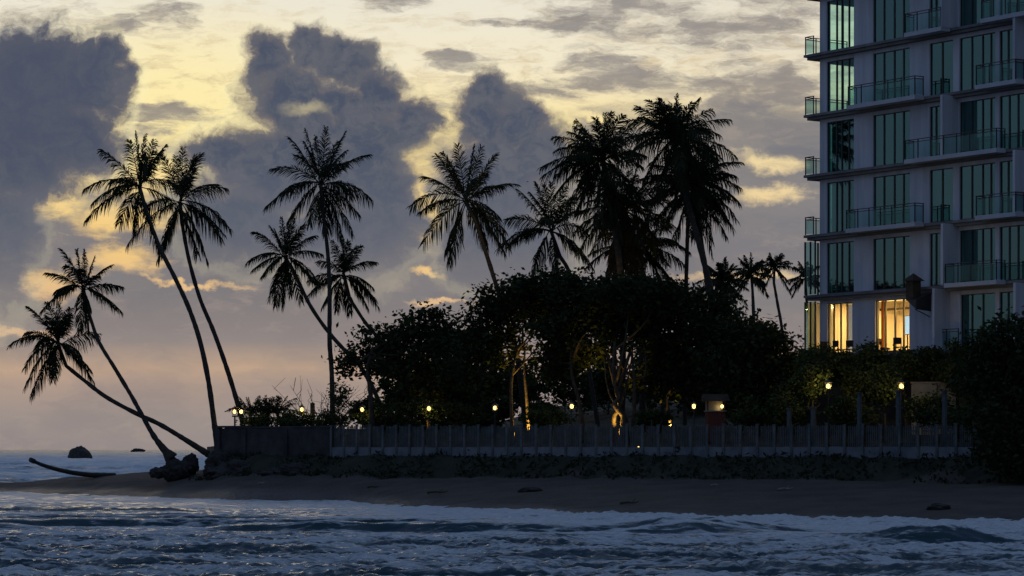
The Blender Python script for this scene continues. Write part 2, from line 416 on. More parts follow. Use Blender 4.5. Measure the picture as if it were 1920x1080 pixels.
def water_mat():
    m, nt, bs, out = new_mat('sea_water')
    L = nt.links.new
    bs.inputs['Base Color'].default_value = (0.010, 0.038, 0.050, 1)
    bs.inputs['Roughness'].default_value = 0.24; bs.inputs['IOR'].default_value = 1.33
    ch = nt.nodes.new('ShaderNodeAttribute'); ch.attribute_name = 'chop'; L(ch.outputs['Fac'], bs.inputs['Roughness'])
    tc = nt.nodes.new('ShaderNodeTexCoord'); mp = nt.nodes.new('ShaderNodeMapping'); mp.inputs['Scale'].default_value = (.34, 1.9, 1)
    L(tc.outputs['Object'], mp.inputs['Vector'])
    n = nt.nodes.new('ShaderNodeTexNoise'); n.inputs['Scale'].default_value = 2.6; n.inputs['Detail'].default_value = 5; n.inputs['Roughness'].default_value = .6
    L(mp.outputs[0], n.inputs['Vector'])
    b = nt.nodes.new('ShaderNodeBump'); b.inputs['Strength'].default_value = 0.7; b.inputs['Distance'].default_value = 0.10
    L(n.outputs['Fac'], b.inputs['Height']); L(b.outputs[0], bs.inputs['Normal'])
    fo = nt.nodes.new('ShaderNodeBsdfPrincipled'); fo.inputs['Base Color'].default_value = (0.50, 0.59, 0.66, 1); fo.inputs['Roughness'].default_value = .9
    n3 = nt.nodes.new('ShaderNodeTexNoise'); n3.inputs['Scale'].default_value = 9; n3.inputs['Detail'].default_value = 6; n3.inputs['Roughness'].default_value = .7
    L(mp.outputs[0], n3.inputs['Vector'])
    b3 = nt.nodes.new('ShaderNodeBump'); b3.inputs['Strength'].default_value = 1.0; b3.inputs['Distance'].default_value = .12
    L(n3.outputs['Fac'], b3.inputs['Height']); L(b.outputs[0], b3.inputs['Normal']); L(b3.outputs[0], fo.inputs['Normal'])
    fr = nt.nodes.new('ShaderNodeValToRGB'); fr.color_ramp.elements[0].position = .36; fr.color_ramp.elements[1].position = .64
    fr.color_ramp.elements[0].color = (.52, .56, .57, 1); fr.color_ramp.elements[1].color = (.88, .91, .92, 1)
    L(n3.outputs['Fac'], fr.inputs[0]); L(fr.outputs[0], fo.inputs['Base Color'])  # fine shading painted into the foam colour, hollows darker
    at = nt.nodes.new('ShaderNodeAttribute'); at.attribute_name = 'foam'
    n2 = nt.nodes.new('ShaderNodeTexNoise'); n2.inputs['Scale'].default_value = 5.0; n2.inputs['Detail'].default_value = 7; n2.inputs['Roughness'].default_value = .72
    L(mp.outputs[0], n2.inputs['Vector'])
    a = nt.nodes.new('ShaderNodeMath'); a.operation = 'MULTIPLY_ADD'; a.inputs[1].default_value = 2.6; a.inputs[2].default_value = -1.3
    L(n2.outputs['Fac'], a.inputs[0])
    # lacy threads of foam: the ridges of a slower noise
    n4 = nt.nodes.new('ShaderNodeTexNoise'); n4.inputs['Scale'].default_value = 1.7; n4.inputs['Detail'].default_value = 4; n4.inputs['Distortion'].default_value = .6; L(mp.outputs[0], n4.inputs['Vector'])
    q1 = nt.nodes.new('ShaderNodeMath'); q1.operation = 'SUBTRACT'; q1.inputs[1].default_value = .5; L(n4.outputs['Fac'], q1.inputs[0])
    q2 = nt.nodes.new('ShaderNodeMath'); q2.operation = 'ABSOLUTE'; L(q1.outputs[0], q2.inputs[0])
    q3 = nt.nodes.new('ShaderNodeMath'); q3.operation = 'MULTIPLY_ADD'; q3.inputs[1].default_value = -4.5; q3.inputs[2].default_value = .36; L(q2.outputs[0], q3.inputs[0])
    q4 = nt.nodes.new('ShaderNodeMath'); q4.operation = 'ADD'; L(q3.outputs[0], q4.inputs[0]); L(a.outputs[0], q4.inputs[1])
    s = nt.nodes.new('ShaderNodeMath'); s.operation = 'ADD'; L(at.outputs['Fac'], s.inputs[0]); L(q4.outputs[0], s.inputs[1])
    mr = nt.nodes.new('ShaderNodeMapRange'); mr.interpolation_type = 'SMOOTHSTEP'
    mr.inputs['From Min'].default_value = 0.05; mr.inputs['From Max'].default_value = 0.95; mr.inputs['To Max'].default_value = 0.88
    L(s.outputs[0], mr.inputs['Value'])
    mx = nt.nodes.new('ShaderNodeMixShader'); L(mr.outputs[0], mx.inputs[0]); L(bs.outputs[0], mx.inputs[1]); L(fo.outputs[0], mx.inputs[2])
    L(mx.outputs[0], out.inputs[0])
    return m


M['water'] = water_mat()
sea = mesh_obj('sea', Vs, Qs, M['water'], None, True)
tag(sea, 'choppy blue grey sea with foam breaking towards the sand', 'sea', kind='structure')
at = sea.data.attributes.new('foam', 'FLOAT', 'POINT'); at.data.foreach_set('value', foam.astype(np.float32).ravel())
at = sea.data.attributes.new('chop', 'FLOAT', 'POINT'); at.data.foreach_set('value', (0.20 + 0.26 * smooth(190, 320, D_)).astype(np.float32).ravel())


# ------------------------------------------------------------------ palms
def frond_arrays(c, tip, sag, width, rs, nleaf=54, lw=0.065, droop=0.6):
    """one feather leaf from crown centre c to tip; returns verts, quads"""
    c = np.asarray(c, float); tip = np.asarray(tip, float)
    L = np.linalg.norm(tip - c)
    ctrl = c + 0.5 * (tip - c) + np.array([0, 0, sag * L])
    s = np.linspace(0, 1, 15)[:, None]
    cur = (1 - s) ** 2 * c + 2 * s * (1 - s) * ctrl + s ** 2 * tip
    vs = []; fs = []
    # midrib: a slim three-sided tube
    rr = np.linspace(0.045, 0.010, 15)
    T = np.gradient(cur, axis=0); T /= np.linalg.norm(T, axis=1)[:, None]
    up = np.array([0, 0, 1.0])
    S = np.cross(T, up); nn = np.linalg.norm(S, axis=1)
    rp = rs.normal(size=3); rp[1] *= .5
    S = np.where(nn[:, None] > 0.3, S / (nn[:, None] + 1e-9), np.cross(T, rp))
    S /= np.linalg.norm(S, axis=1)[:, None] + 1e-9
    # keep one side consistent along the leaf
    for i in range(1, len(S)):
        if S[i] @ S[i - 1] < 0: S[i] = -S[i]
    N = np.cross(S, T)
    roll = rs.normal(0, 0.55)
    S2 = S * math.cos(roll) + N * math.sin(roll); N2 = -S * math.sin(roll) + N * math.cos(roll)
    S, N = S2, N2
    a = np.array([0, 2.1, 4.2])
    ring = cur[:, None, :] + rr[:, None, None] * (np.cos(a)[None, :, None] * S[:, None, :] + np.sin(a)[None, :, None] * N[:, None, :])
    vs.append(ring.reshape(-1, 3))
    k = np.arange(14)[:, None] * 3; j = np.arange(3)[None, :]; j2 = (j + 1) % 3
    fs.append(np.stack([k + j, k + j2, k + 3 + j2, k + 3 + j], -1).reshape(-1, 4))
    base = 45
    for side in (-1, 1):
        p = np.linspace(0.13, 1.0, nleaf) + rs.uniform(-.012, .012, nleaf)
        p = np.clip(p, 0, 1); q = p * 14; i0 = np.minimum(q.astype(int), 13); fr = (q - i0)[:, None]
        lerp = lambda A: A[i0] * (1 - fr) + A[i0 + 1] * fr
        o = lerp(cur); t = lerp(T); sd = lerp(S) * side; nm = lerp(N)
        prof = np.interp(p, [0.1, .25, .5, .8, 1.0], [.55, .95, 1.0, .72, .45])
        ln = width * prof * rs.uniform(.75, 1.12, nleaf)
        d = sd * rs.uniform(.6, .95, (nleaf, 1)) + t * (rs.uniform(.55, .9, (nleaf, 1)) + .7 * (p[:, None] ** 4)) + nm * rs.uniform(-.25, .2, (nleaf, 1))
        d /= np.linalg.norm(d, axis=1)[:, None]
        dr = droop * rs.uniform(.6, 1.3, (nleaf, 1))
        mid = o + d * ln[:, None] * .48 + np.array([0, 0, -1]) * dr * ln[:, None] * .20
        end = o + d * ln[:, None] * (1 - .32 * dr) + np.array([0, 0, -1]) * dr * ln[:, None] * .74
        wv = np.cross(end - o, rs.normal(size=(nleaf, 3)) + nm); wv /= np.linalg.norm(wv, axis=1)[:, None] + 1e-9
        w = (lw * rs.uniform(.7, 1.2, nleaf))[:, None]
        v = np.stack([o - wv * w * .35, o + wv * w * .35, mid - wv * w * .5, mid + wv * w * .5, end - wv * w * .1, end + wv * w * .1], 1).reshape(-1, 3)
        b = base + np.arange(nleaf)[:, None] * 6
        f1 = b + np.array([[0, 1, 3, 2]]); f2 = b + np.array([[2, 3, 5, 4]])
        vs.append(v); fs.append(f1); fs.append(f2); base += nleaf * 6
    return np.vstack(vs), np.vstack(fs)


def palm(trunk_px, D, r0, r1, crown, tips, R, label, group, nrand=14, seed=0, depth=None, lean=0.0, flare=1.0, lw=0.065, nleaf=54, hang=0, ground=True, minel=-0.9, name='palm_tree'):
    """trunk_px: base to top in photo pixels at distance D; tips: leaf tips to match; nrand: extra leaves all round"""
    rs = np.random.default_rng(seed + 100)
    sc_ = D / F
    pts = [P(x, y, D + lean * i / max(1, len(trunk_px) - 1)) for i, (x, y) in enumerate(trunk_px)]
    if ground:
        b = pts[0]; zg = gz(b[0], b[1]) - 0.25
        if b[2] > zg + 0.1: pts.insert(0, np.array([b[0] + 0.02, b[1], zg]))
    root = empty(name, pts[0], 0, label, 'palm tree', group)
    off = np.array(pts[0])
    path = catmull(pts, 9)
    Dt = D + lean
    cc = P(crown[0], crown[1], Dt)
    path = np.vstack([path, cc]) if np.linalg.norm(path[-1] - cc) > 0.05 else path
    s = np.linspace(0, 1, len(path))
    rad = r0 + (r1 - r0) * s + flare * r0 * np.exp(-s * 16)
    rad = rad * (1 + 0.05 * rs.normal(size=len(path)))
    v, f = tube_arrays(path - off, rad, 10)
    mesh_obj('trunk', v, f, M['trunk'], root, True)
    VS = []; FS = []; b = 0
    def addf(c, tip, sag, width, **k):
        nonlocal b
        v, f = frond_arrays(c, tip, sag, width, rs, **k)
        VS.append(v); FS.append(f + b); b += len(v)
    for (tx, ty) in tips:
        dx, dy = (tx - crown[0]) * sc_, (crown[1] - ty) * sc_
        l2 = math.hypot(dx, dy)
        Lf = max(R * sc_ * rs.uniform(.92, 1.05), l2 * 1.02)
        dep = math.sqrt(max(Lf * Lf * 0.9 - l2 * l2, 0.0)) * rs.choice([-1, 1]) * .75
        tip = cc + np.array([dx, dep, dy])
        horiz = abs(dx) / (l2 + 1e-6)
        sag = (0.20 if dy > 0 else 0.27) * (0.25 + 0.85 * horiz) * rs.uniform(.8, 1.2)
        addf(cc + rs.normal(0, .08, 3), tip, sag, R * sc_ * 0.31, nleaf=nleaf, lw=lw, droop=rs.uniform(.6, 1.0) * (1.1 if dy < .3 * l2 else .7))
    for i in range(nrand):
        az = i * 2.399963 + rs.uniform(-.3, .3)
        el = minel + (1.35 - minel) * ((i + .5) / nrand) + rs.uniform(-.1, .1)
        l = R * sc_ * rs.uniform(.80, 1.0) * (0.85 if el > .8 else 1)
        tip = cc + l * np.array([math.cos(az) * math.cos(el), math.sin(az) * math.cos(el), math.sin(el)])
        addf(cc + rs.normal(0, .08, 3), tip, 0.24 * max(math.cos(el), .1), R * sc_ * .28, nleaf=nleaf, lw=lw, droop=rs.uniform(.5, .95))
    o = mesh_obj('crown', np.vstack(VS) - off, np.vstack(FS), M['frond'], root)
    if hang:
        VS = []; FS = []; b = 0
        for i in range(hang):
            az = rs.uniform(0, 2 * PI); l = R * sc_ * rs.uniform(.75, 1.25)
            q = cc + np.array([0, 0, -rs.uniform(0, .5)])
            tip = q + np.array([math.cos(az) * l * .32, math.sin(az) * l * .32, -l])
            addf(q, tip, 0.16, R * sc_ * .24, nleaf=32, lw=lw, droop=.9)
        mesh_obj('dry_skirt', np.vstack(VS) - off, np.vstack(FS), M['dead_frond'], root)
    return root


G1 = 'leaning palms at the water end of the wall'
palm([(391, 852), (350, 826), (300, 796), (255, 775), (200, 745), (160, 715), (124, 686)], 180, .17, .12, (108, 643),
     [(17, 647), (58, 577), (95, 570), (115, 568), (137, 580), (42, 622), (178, 625), (157, 667), (174, 713), (105, 712), (60, 740), (47, 725), (55, 690), (88, 700), (130, 600), (80, 590)],
     92, 'lowest leaning coconut palm, its trunk stretched far left over the sand', G1, 4, 1, ground=False, flare=.5)
palm([(322, 860), (290, 820), (265, 776), (245, 740), (215, 690), (185, 640), (168, 592)], 179, .16, .11, (156, 540),
     [(115, 468), (147, 470), (162, 472), (203, 495), (88, 512), (225, 537), (227, 583), (78, 582), (150, 620), (166, 618), (176, 580), (100, 550), (190, 520), (130, 500)],
     78, 'short leaning palm rising from the dark boulder on the sand', G1, 4, 2, ground=False, flare=1.8)
palm([(407, 840), (400, 780), (390, 710), (375, 640), (355, 580), (330, 525), (300, 465), (275, 400)], 181, .19, .13, (262, 352),
     [(190, 282), (160, 353), (163, 410), (215, 415), (247, 430), (255, 250), (238, 260), (308, 272), (272, 254), (296, 290), (332, 345), (296, 470), (205, 330), (285, 260), (180, 380)],
     108, 'tall curved palm at the wall end, its crown the higher of two touching', G1, 4, 3)
palm([(456, 800), (445, 755), (425, 690), (400, 620), (375, 560), (355, 490), (341, 418)], 187, .18, .12, (338, 380),
     [(343, 278), (378, 292), (425, 355), (432, 430), (414, 447), (388, 486), (370, 476), (240, 457), (296, 486), (307, 470), (308, 293), (325, 290), (362, 290), (410, 350)],
     106, 'tall curved palm behind the twin lantern, its crown the lower of two touching', G1, 4, 4)
G2 = 'palms standing over the left end of the garden'
palm([(624, 800), (622, 700), (618, 640), (618, 560), (615, 480), (606, 400)], 184, .19, .12, (601, 345),
     [(543, 258), (573, 243), (611, 240), (645, 250), (690, 290), (647, 300), (508, 313), (697, 375), (500, 387), (538, 410), (585, 425), (610, 430), (640, 440), (660, 436), (590, 252), (560, 300), (630, 262), (655, 360)],
     110, 'tallest palm of the left garden, straight upright trunk and wide crown', G2, 5, 5)
palm([(722, 800), (705, 740), (672, 682), (640, 650), (610, 615), (580, 570), (556, 520)], 188, .17, .12, (535, 482),
     [(480, 437), (512, 428), (528, 408), (550, 410), (590, 440), (467, 492), (605, 478), (495, 520), (517, 573), (530, 572), (565, 565), (597, 530), (545, 552), (570, 420), (505, 560), (540, 420)],
     82, 'bent palm left of the straight palm, trunk curving out of the almond tree', G2, 5, 6)
palm([(775, 800), (757, 730), (720, 650), (685, 605), (656, 560)], 193, .16, .11, (645, 517),
     [(625, 453), (642, 450), (675, 460), (703, 490), (700, 540), (710, 577), (690, 577), (630, 580), (603, 577), (577, 555), (580, 527), (595, 490), (655, 585), (655, 455)],
     76, 'small palm right of the straight palm, its crown just above the almond tree', G2, 4, 7)
G3 = 'palms over the middle of the garden'
palm([(985, 790), (968, 660), (950, 600), (932, 540), (910, 470), (891, 412)], 178, .18, .13, (873, 378),
     [(858, 273), (818, 292), (902, 280), (928, 293), (797, 335), (967, 342), (773, 387), (935, 400), (793, 457), (843, 493), (910, 455), (945, 470), (953, 462), (832, 290), (888, 276), (940, 345), (835, 470)],
     112, 'lone palm in mid garden with open star crown against the clouds', G3, 5, 8)
palm([(1120, 790), (1095, 640), (1070, 520), (1050, 480)], 184, .17, .12, (1033, 433),
     [(972, 356), (1005, 345), (1034, 340), (1060, 350), (950, 410), (935, 465), (998, 520), (1040, 508), (1110, 500), (1085, 400), (1100, 435), (1068, 375), (960, 450), (1020, 345)],
     100, 'low spreading palm left of the tall palm clump, partly hidden by the tree', G3, 5, 9)
G4 = 'dense clump of tall palms right of centre'
palm([(1165, 790), (1168, 640), (1162, 500), (1145, 380)], 172, .24, .17, (1130, 300),
     [(1070, 242), (1095, 235), (1140, 220), (1165, 222), (1197, 224), (1017, 312), (1017, 332), (1040, 365), (1060, 405), (1075, 275), (1085, 385), (1115, 228), (1050, 300), (1200, 300)],
     112, 'tall shaggy palm with fronds sweeping out left from the clump', G4, 20, 10, nleaf=54, hang=10)
palm([(1205, 790), (1203, 640), (1200, 560), (1185, 470)], 174, .24, .17, (1172, 395),
     [(1080, 430), (1085, 470), (1240, 480), (1095, 350), (1120, 320)],
     112, 'lower shaggy palm filling the middle of the clump, with a thick dry skirt', G4, 28, 11, nleaf=54, hang=26)
palm([(1345, 790), (1340, 600), (1322, 500), (1295, 400), (1275, 320)], 168, .23, .16, (1262, 265),
     [(1215, 195), (1260, 187), (1240, 190), (1290, 205), (1350, 245), (1200, 228), (1376, 292), (1345, 300), (1312, 218), (1195, 260), (1275, 190), (1330, 235), (1230, 200)],
     115, 'highest palm of the clump, crown above all the others', G4, 24, 12, nleaf=50, hang=5)
palm([(1330, 790), (1336, 600), (1325, 520), (1310, 430), (1302, 390)], 170, .20, .15, (1298, 345),
     [(1380, 325), (1384, 380), (1380, 410), (1374, 428), (1360, 440), (1335, 452), (1300, 445), (1265, 447), (1240, 430), (1345, 290), (1365, 300)],
     102, 'palm on the right edge of the clump with fronds drooping to the right', G4, 22, 13, nleaf=48, hang=4)
palm([(1284, 790), (1285, 600), (1288, 480), (1290, 400)], 176, .15, .12, (1240, 350) if False else (1288, 360),
     [(1230, 420), (1215, 380), (1225, 330)],
     95, 'slender straight palm at the right of the clump, half hidden crown', G4, 22, 14, nleaf=46)
palm([(1243, 790), (1235, 620), (1215, 540), (1200, 490)], 178, .16, .12, (1195, 462),
     [(1285, 498), (1256, 527), (1240, 527), (1150, 520), (1100, 500), (1290, 470), (1130, 440), (1270, 450), (1170, 540)],
     92, 'lowest palm of the clump, fronds arching just over the tree tops', G4, 14, 15)
G5 = 'far palms between the clump and the building'
palm([(1362, 790), (1358, 640), (1356, 560)], 196, .17, .13, (1355, 530), [(1310, 545), (1330, 500), (1358, 485), (1378, 500), (1398, 530), (1400, 570), (1320, 580), (1385, 590), (1345, 495)], 52,
     'shaggy short palm behind the dark bushes, leftmost of the far palms', G5, 22, 16, nleaf=32, lw=.085, hang=8)
palm([(1416, 790), (1413, 600), (1411, 545)], 230, .17, .12, (1409, 517), [(1370, 520), (1385, 485), (1408, 475), (1428, 490), (1448, 520), (1440, 555), (1378, 560), (1395, 480)], 44,
     'far palm with a round crown and straight short trunk', G5, 16, 17, nleaf=30, lw=.085)
palm([(1490, 790), (1467, 622), (1458, 570), (1451, 530)], 240, .15, .11, (1452, 503), [(1425, 490), (1440, 482), (1458, 478), (1475, 490), (1490, 505), (1483, 550), (1432, 520), (1430, 545), (1465, 480)], 42,
     'slim far palm with a leaning trunk against the sky', G5, 10, 18, nleaf=30, lw=.08)
palm([(1530, 790), (1520, 620), (1512, 560)], 236, .16, .12, (1510, 522), [(1485, 555), (1480, 530), (1492, 500), (1500, 490), (1530, 500), (1540, 540)], 42,
     'far palm half hidden behind the corner of the building', G5, 12, 19, nleaf=30, lw=.08)


# ------------------------------------------------------------------ broadleaf trees and shrubs
def leaf_cloud(lobes, ncl, per, size, rs, spread=0.42, shell=0.55):
    """leaf clumps scattered through ellipsoid lobes [(centre, (rx,ry,rz), weight)]"""
    w = np.array([l[2] for l in lobes]); w = w / w.sum()
    which = rs.choice(len(lobes), ncl, p=w)
    C = np.array([l[0] for l in lobes])[which]; Rr = np.array([l[1] for l in lobes])[which]
    d = rs.normal(size=(ncl, 3)); d /= np.linalg.norm(d, axis=1)[:, None]
    r = (shell + (1 - shell) * rs.uniform(size=(ncl, 1))) * (1 + .16 * rs.normal(size=(ncl, 1)))
    r = np.where(rs.uniform(size=(ncl, 1)) < .35, rs.uniform(size=(ncl, 1)) ** .5, r)
    cl = C + d * Rr * r
    n = ncl * per
    ctr = np.repeat(cl, per, 0) + rs.normal(0, spread, (n, 3)) * np.array([1, 1, .6])
    a = rs.normal(size=(n, 3)); a[:, 2] *= .6; a /= np.linalg.norm(a, axis=1)[:, None]
    b = np.cross(a, rs.normal(size=(n, 3))); b /= np.linalg.norm(b, axis=1)[:, None] + 1e-9
    nrm = np.cross(a, b)
    s = (size * rs.uniform(.6, 1.25, n))[:, None]
    v = np.stack([ctr - a * s * .5, ctr + b * s * .27 + a * s * .05 + nrm * s * .06, ctr + a * s * .5, ctr - b * s * .27 + a * s * .05 + nrm * s * .06], 1).reshape(-1, 3)
    f = np.arange(4 * n).reshape(-1, 4)
    return v, f, cl


def tree(trunks, lobes_px, D, label, group, ncl, per, size, seed, mat='leaf', name='broadleaf_tree', cat='tree', r0=.2, spread=.42, twigs=40, depthscale=1.0, barkmat='bark', shell=.55):
    """trunks: list of pixel polylines (base first); lobes_px: (px,py,rx,ry[,dD])"""
    rs = np.random.default_rng(seed + 500)
    sc_ = D / F
    b0 = P(trunks[0][0][0], trunks[0][0][1], D)
    off = np.array([b0[0], b0[1], gz(b0[0], b0[1]) - .1])
    root = empty(name, off, 0, label, cat, group)
    lobes = []
    for l in lobes_px:
        dd = l[4] if len(l) > 4 else rs.uniform(-1.2, 1.2)
        c = P(l[0], l[1], D + dd)
        rx, ry = l[2] * sc_, l[3] * sc_
        lobes.append((c, (rx, (rx + ry) * .5 * depthscale, ry), rx * ry))
    big = list(lobes); links = []
    for (c, rr_, w_) in big:
        for q in range(4):
            a = rs.uniform(0, 2 * PI); e_ = rs.uniform(-.25, 1.0)
            d = np.array([math.cos(a) * math.cos(e_), .6 * math.sin(a) * math.cos(e_), math.sin(e_)]) * rs.uniform(.85, 1.12)
            k_ = rs.uniform(.22, .42)
            links.append((c, c + d * np.array(rr_)))
            lobes.append((c + d * np.array(rr_), (rr_[0] * k_ * 1.35, rr_[1] * k_, rr_[2] * k_ * .8), w_ * k_ * .34))
    lobes[:len(big)] = [(c, (r_[0] * .9, r_[1] * .9, r_[2] * .88), w_) for c, r_, w_ in big]
    v, f, cl = leaf_cloud(lobes, ncl, per, size, rs, spread, shell)
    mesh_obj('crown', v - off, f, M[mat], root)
    for k, tr in enumerate(trunks):
        mb = MB()
        if k == 0: mb0 = mb
        pts = [P(x, y, D + (k % 3 - 1) * .5) for x, y in tr]
        pts[0][2] = min(pts[0][2], gz(pts[0][0], pts[0][1]) - .15)
        path = catmull(pts, 6); s = np.linspace(0, 1, len(path))
        rr = (r0 * (.8 if k else 1)) * (1.0 - .55 * s + .5 * np.exp(-s * 14)) * (1 + .07 * rs.normal(size=len(path)))
        mb.tube(path - off, rr, 9)
        top = path[-1]
        if k < 4:
            order = sorted(big, key=lambda q: np.linalg.norm(q[0] - top))[:(99 if k == 0 else 3)]
            for q in order:
                c = q[0]; st = path[int(len(path) * rs.uniform(.55, .95))]
                mid = st * .45 + c * .55 + rs.normal(0, .35, 3) - np.array([0, 0, .12 * np.linalg.norm(c - st)])
                pp = catmull([st, mid, c], 5)
                mb.tube(pp - off, np.linspace(r0 * .45, r0 * .12, len(pp)), 6)
        if k: mb.build('trunk', M[barkmat], root, True)
        else:
            for a_, b_ in links:
                mb.tube(np.array([a_, (a_ + b_) / 2 + rs.normal(0, .15, 3), b_]) - off, [r0 * .2, r0 * .14, r0 * .07], 5)
    mb = mb0
    for i in range(twigs):
        c = cl[rs.integers(len(cl))]; q = min(lobes, key=lambda q: np.linalg.norm(q[0] - c))
        st = q[0]
        mid = (st + c) / 2 + rs.normal(0, .15, 3)
        mb.tube(np.array([st, mid, c + (c - st) * .12]) - off, [.04, .025, .01], 5)
    mb.build('trunk', M[barkmat], root, True)
    return root


GT = 'spreading broadleaf trees in the garden'
tree([[(700, 800), (695, 740), (690, 690), (700, 650)], [(803, 800), (803, 720), (800, 660)]],
     [(690, 662, 52, 26), (658, 682, 30, 24), (735, 638, 55, 26), (790, 615, 52, 28), (834, 626, 42, 28), (770, 650, 80, 40), (840, 660, 60, 45), (806, 590, 28, 13), (855, 655, 30, 26), (720, 690, 50, 25), (800, 700, 80, 50), (850, 730, 60, 50)],
     174, 'broad almond tree on the left, flat topped with low left branches', GT, 850, 12, .36, 1, twigs=70)
tree([[(962, 800), (958, 740), (962, 690), (975, 640)], [(993, 800), (987, 740), (983, 690), (985, 650)]],
     [(950, 560, 60, 40), (1010, 545, 65, 28), (990, 590, 90, 45), (920, 590, 40, 35), (915, 620, 45, 30), (1050, 535, 40, 22), (1080, 520, 18, 12), (1045, 590, 60, 45), (930, 660, 60, 35), (890, 650, 40, 35), (870, 700, 40, 40)],
     168, 'almond tree in mid garden over the two floodlit trunks', GT, 850, 12, .36, 2, twigs=70, r0=.13)
tree([[(1098, 800), (1085, 750), (1072, 700), (1070, 640)]],
     [(1085, 560, 55, 40), (1130, 545, 60, 32), (1110, 600, 80, 40), (1060, 620, 50, 40), (1075, 665, 50, 30), (1150, 590, 60, 40), (1030, 680, 40, 30)],
     165, 'leaning broadleaf tree with lamp beside its slanting trunk', GT, 760, 12, .36, 3, twigs=60, r0=.15)
tree([[(1163, 802), (1170, 785), (1160, 770), (1153, 757), (1160, 745), (1154, 725), (1150, 690), (1153, 640)], [(1185, 800), (1190, 740), (1185, 660)], [(1152, 802), (1151, 785), (1158, 770), (1161, 752), (1158, 746)], [(1176, 800), (1173, 785), (1164, 776), (1157, 768)]],
     [(1180, 560, 55, 30), (1230, 550, 50, 30), (1200, 590, 70, 40), (1250, 580, 50, 40), (1210, 540, 30, 20), (1145, 600, 40, 35), (1190, 630, 50, 28), (1130, 640, 30, 24)],
     163, 'gnarled garden tree with its twisted foot floodlit yellow', GT, 760, 12, .36, 4, twigs=60, r0=.19)
tree([[(1262, 800), (1250, 750), (1262, 715), (1275, 660)]],
     [(1285, 570, 50, 35), (1320, 590, 55, 45), (1300, 630, 80, 50), (1360, 620, 60, 45), (1350, 670, 70, 55), (1270, 690, 60, 45), (1320, 720, 80, 45), (1250, 650, 40, 40), (1240, 720, 50, 40)],
     166, 'thick dark tree right of the floodlit tree, trunk hidden in leaves', GT, 1050, 12, .36, 5, twigs=60, r0=.14)
tree([[(1420, 800), (1420, 720), (1415, 660)]],
     [(1400, 640, 50, 40), (1440, 650, 38, 34), (1380, 690, 60, 55), (1440, 700, 55, 50), (1400, 750, 90, 45), (1470, 690, 35, 40), (1425, 620, 24, 18)],
     160, 'rounded dark tree left of the building, lamp stall below it', GT, 850, 12, .36, 6, twigs=50, r0=.16)
tree([[(1890, 880), (1888, 800), (1885, 720)]],
     [(1865, 660, 50, 45), (1910, 650, 60, 50), (1860, 720, 55, 60), (1930, 740, 80, 80), (1870, 800, 50, 60), (1920, 840, 80, 60), (1990, 700, 80, 90), (1840, 640, 24, 20), (1895, 615, 30, 18), (1895, 865, 40, 30), (1970, 860, 70, 60)],
     134, 'big dark tree in front of the building at the right edge', GT, 1300, 12, .32, 7, twigs=60, r0=.2)

GB = 'dark shrubs behind the picket fence'


def shrub(px, py, rx, ry, D, label, seed, n=190, per=10, size=.24, mat='shrub', group=GB, name='shrub', cat='shrub'):
    rs = np.random.default_rng(seed + 900)
    lob = [(px + rs.uniform(-.5, .5) * rx, py + rs.uniform(-.4, .5) * ry, rx * rs.uniform(.4, .62), ry * rs.uniform(.45, .7)) for _ in range(5)] + [(px, py + ry * .3, rx * .75, ry * .6)]
    return tree([[(px, py + ry), (px + rs.uniform(-.2, .2) * rx, py)]], lob, D, label, group, n, per, size, seed + 50, mat, name, cat, r0=.07, spread=.22, twigs=14)


shrub(640, 745, 36, 42, 181, 'open shrub beside the straight palm, leaves in loose tufts', 1, 55, 8, .26)
shrub(560, 790, 40, 22, 182, 'low clipped shrub under the single lantern on the left', 2, 110)
shrub(488, 791, 46, 17, 181.5, 'low leafy shrub at the foot of the young palms', 17, 150)
shrub(537, 788, 22, 18, 184, 'small rounded shrub right of the young fan palms', 3, 90)
shrub(625, 790, 40, 20, 181, 'low shrub at the foot of the straight palm', 4, 110)
shrub(705, 785, 45, 22, 176, 'low shrub under the lantern beside the almond trunk', 5, 120)
shrub(770, 770, 55, 36, 172, 'dense shrub left of the lantern below the almond tree', 6, 170)
shrub(860, 780, 55, 28, 171, 'low spreading shrub right of the lantern below the almond tree', 7, 150)
shrub(1030, 785, 55, 22, 163, 'low shrub in front of the lawn in mid garden', 8, 130)
shrub(1222, 788, 38, 22, 160, 'bushy shrub right of the floodlit tree foot', 9, 170)
shrub(1405, 780, 45, 40, 152, 'dark shrub right of the red stall', 10, 170)
shrub(1470, 760, 50, 60, 151, 'tall dark shrub left of the lamp with lit leaves', 11, 260)
shrub(1525, 700, 38, 62, 152, 'leafy climbing shrub lit green by the lamp beside it', 12, 240)
shrub(1600, 770, 60, 40, 149, 'wide dark shrub between the right hand lamps, low', 13, 220)
shrub(1660, 720, 30, 50, 150, 'upright shrub left of the rightmost lamp', 14, 170)
shrub(1745, 772, 62, 36, 147.5, 'wide dark shrub below the pale terrace wall', 15, 220)
shrub(1800, 790, 40, 40, 143, 'dark shrub at the right end of the fence', 16, 180)
# a deep planting at the back of the garden, each bush its own
for i, (px, py, rx, ry, D) in enumerate([(905, 715, 60, 75, 206), (985, 715, 58, 55, 212), (1060, 700, 62, 80, 205), (1140, 710, 66, 66, 208), (1215, 700, 66, 85, 204), (830, 725, 58, 65, 203), (1300, 720, 62, 80, 200)]):
    shrub(px, py, rx, ry, D, ['big rounded bush at the back left of the lawn', 'broad bush behind the two floodlit trunks', 'dark bush behind the slanting trunk', 'tall bush behind the floodlit gnarled tree', 'dark back bush right of the gnarled tree', 'back bush behind the almond tree', 'back bush behind the thick dark tree'][i],
          60 + i, 420, 10, .38, group='bushes at the back of the garden')

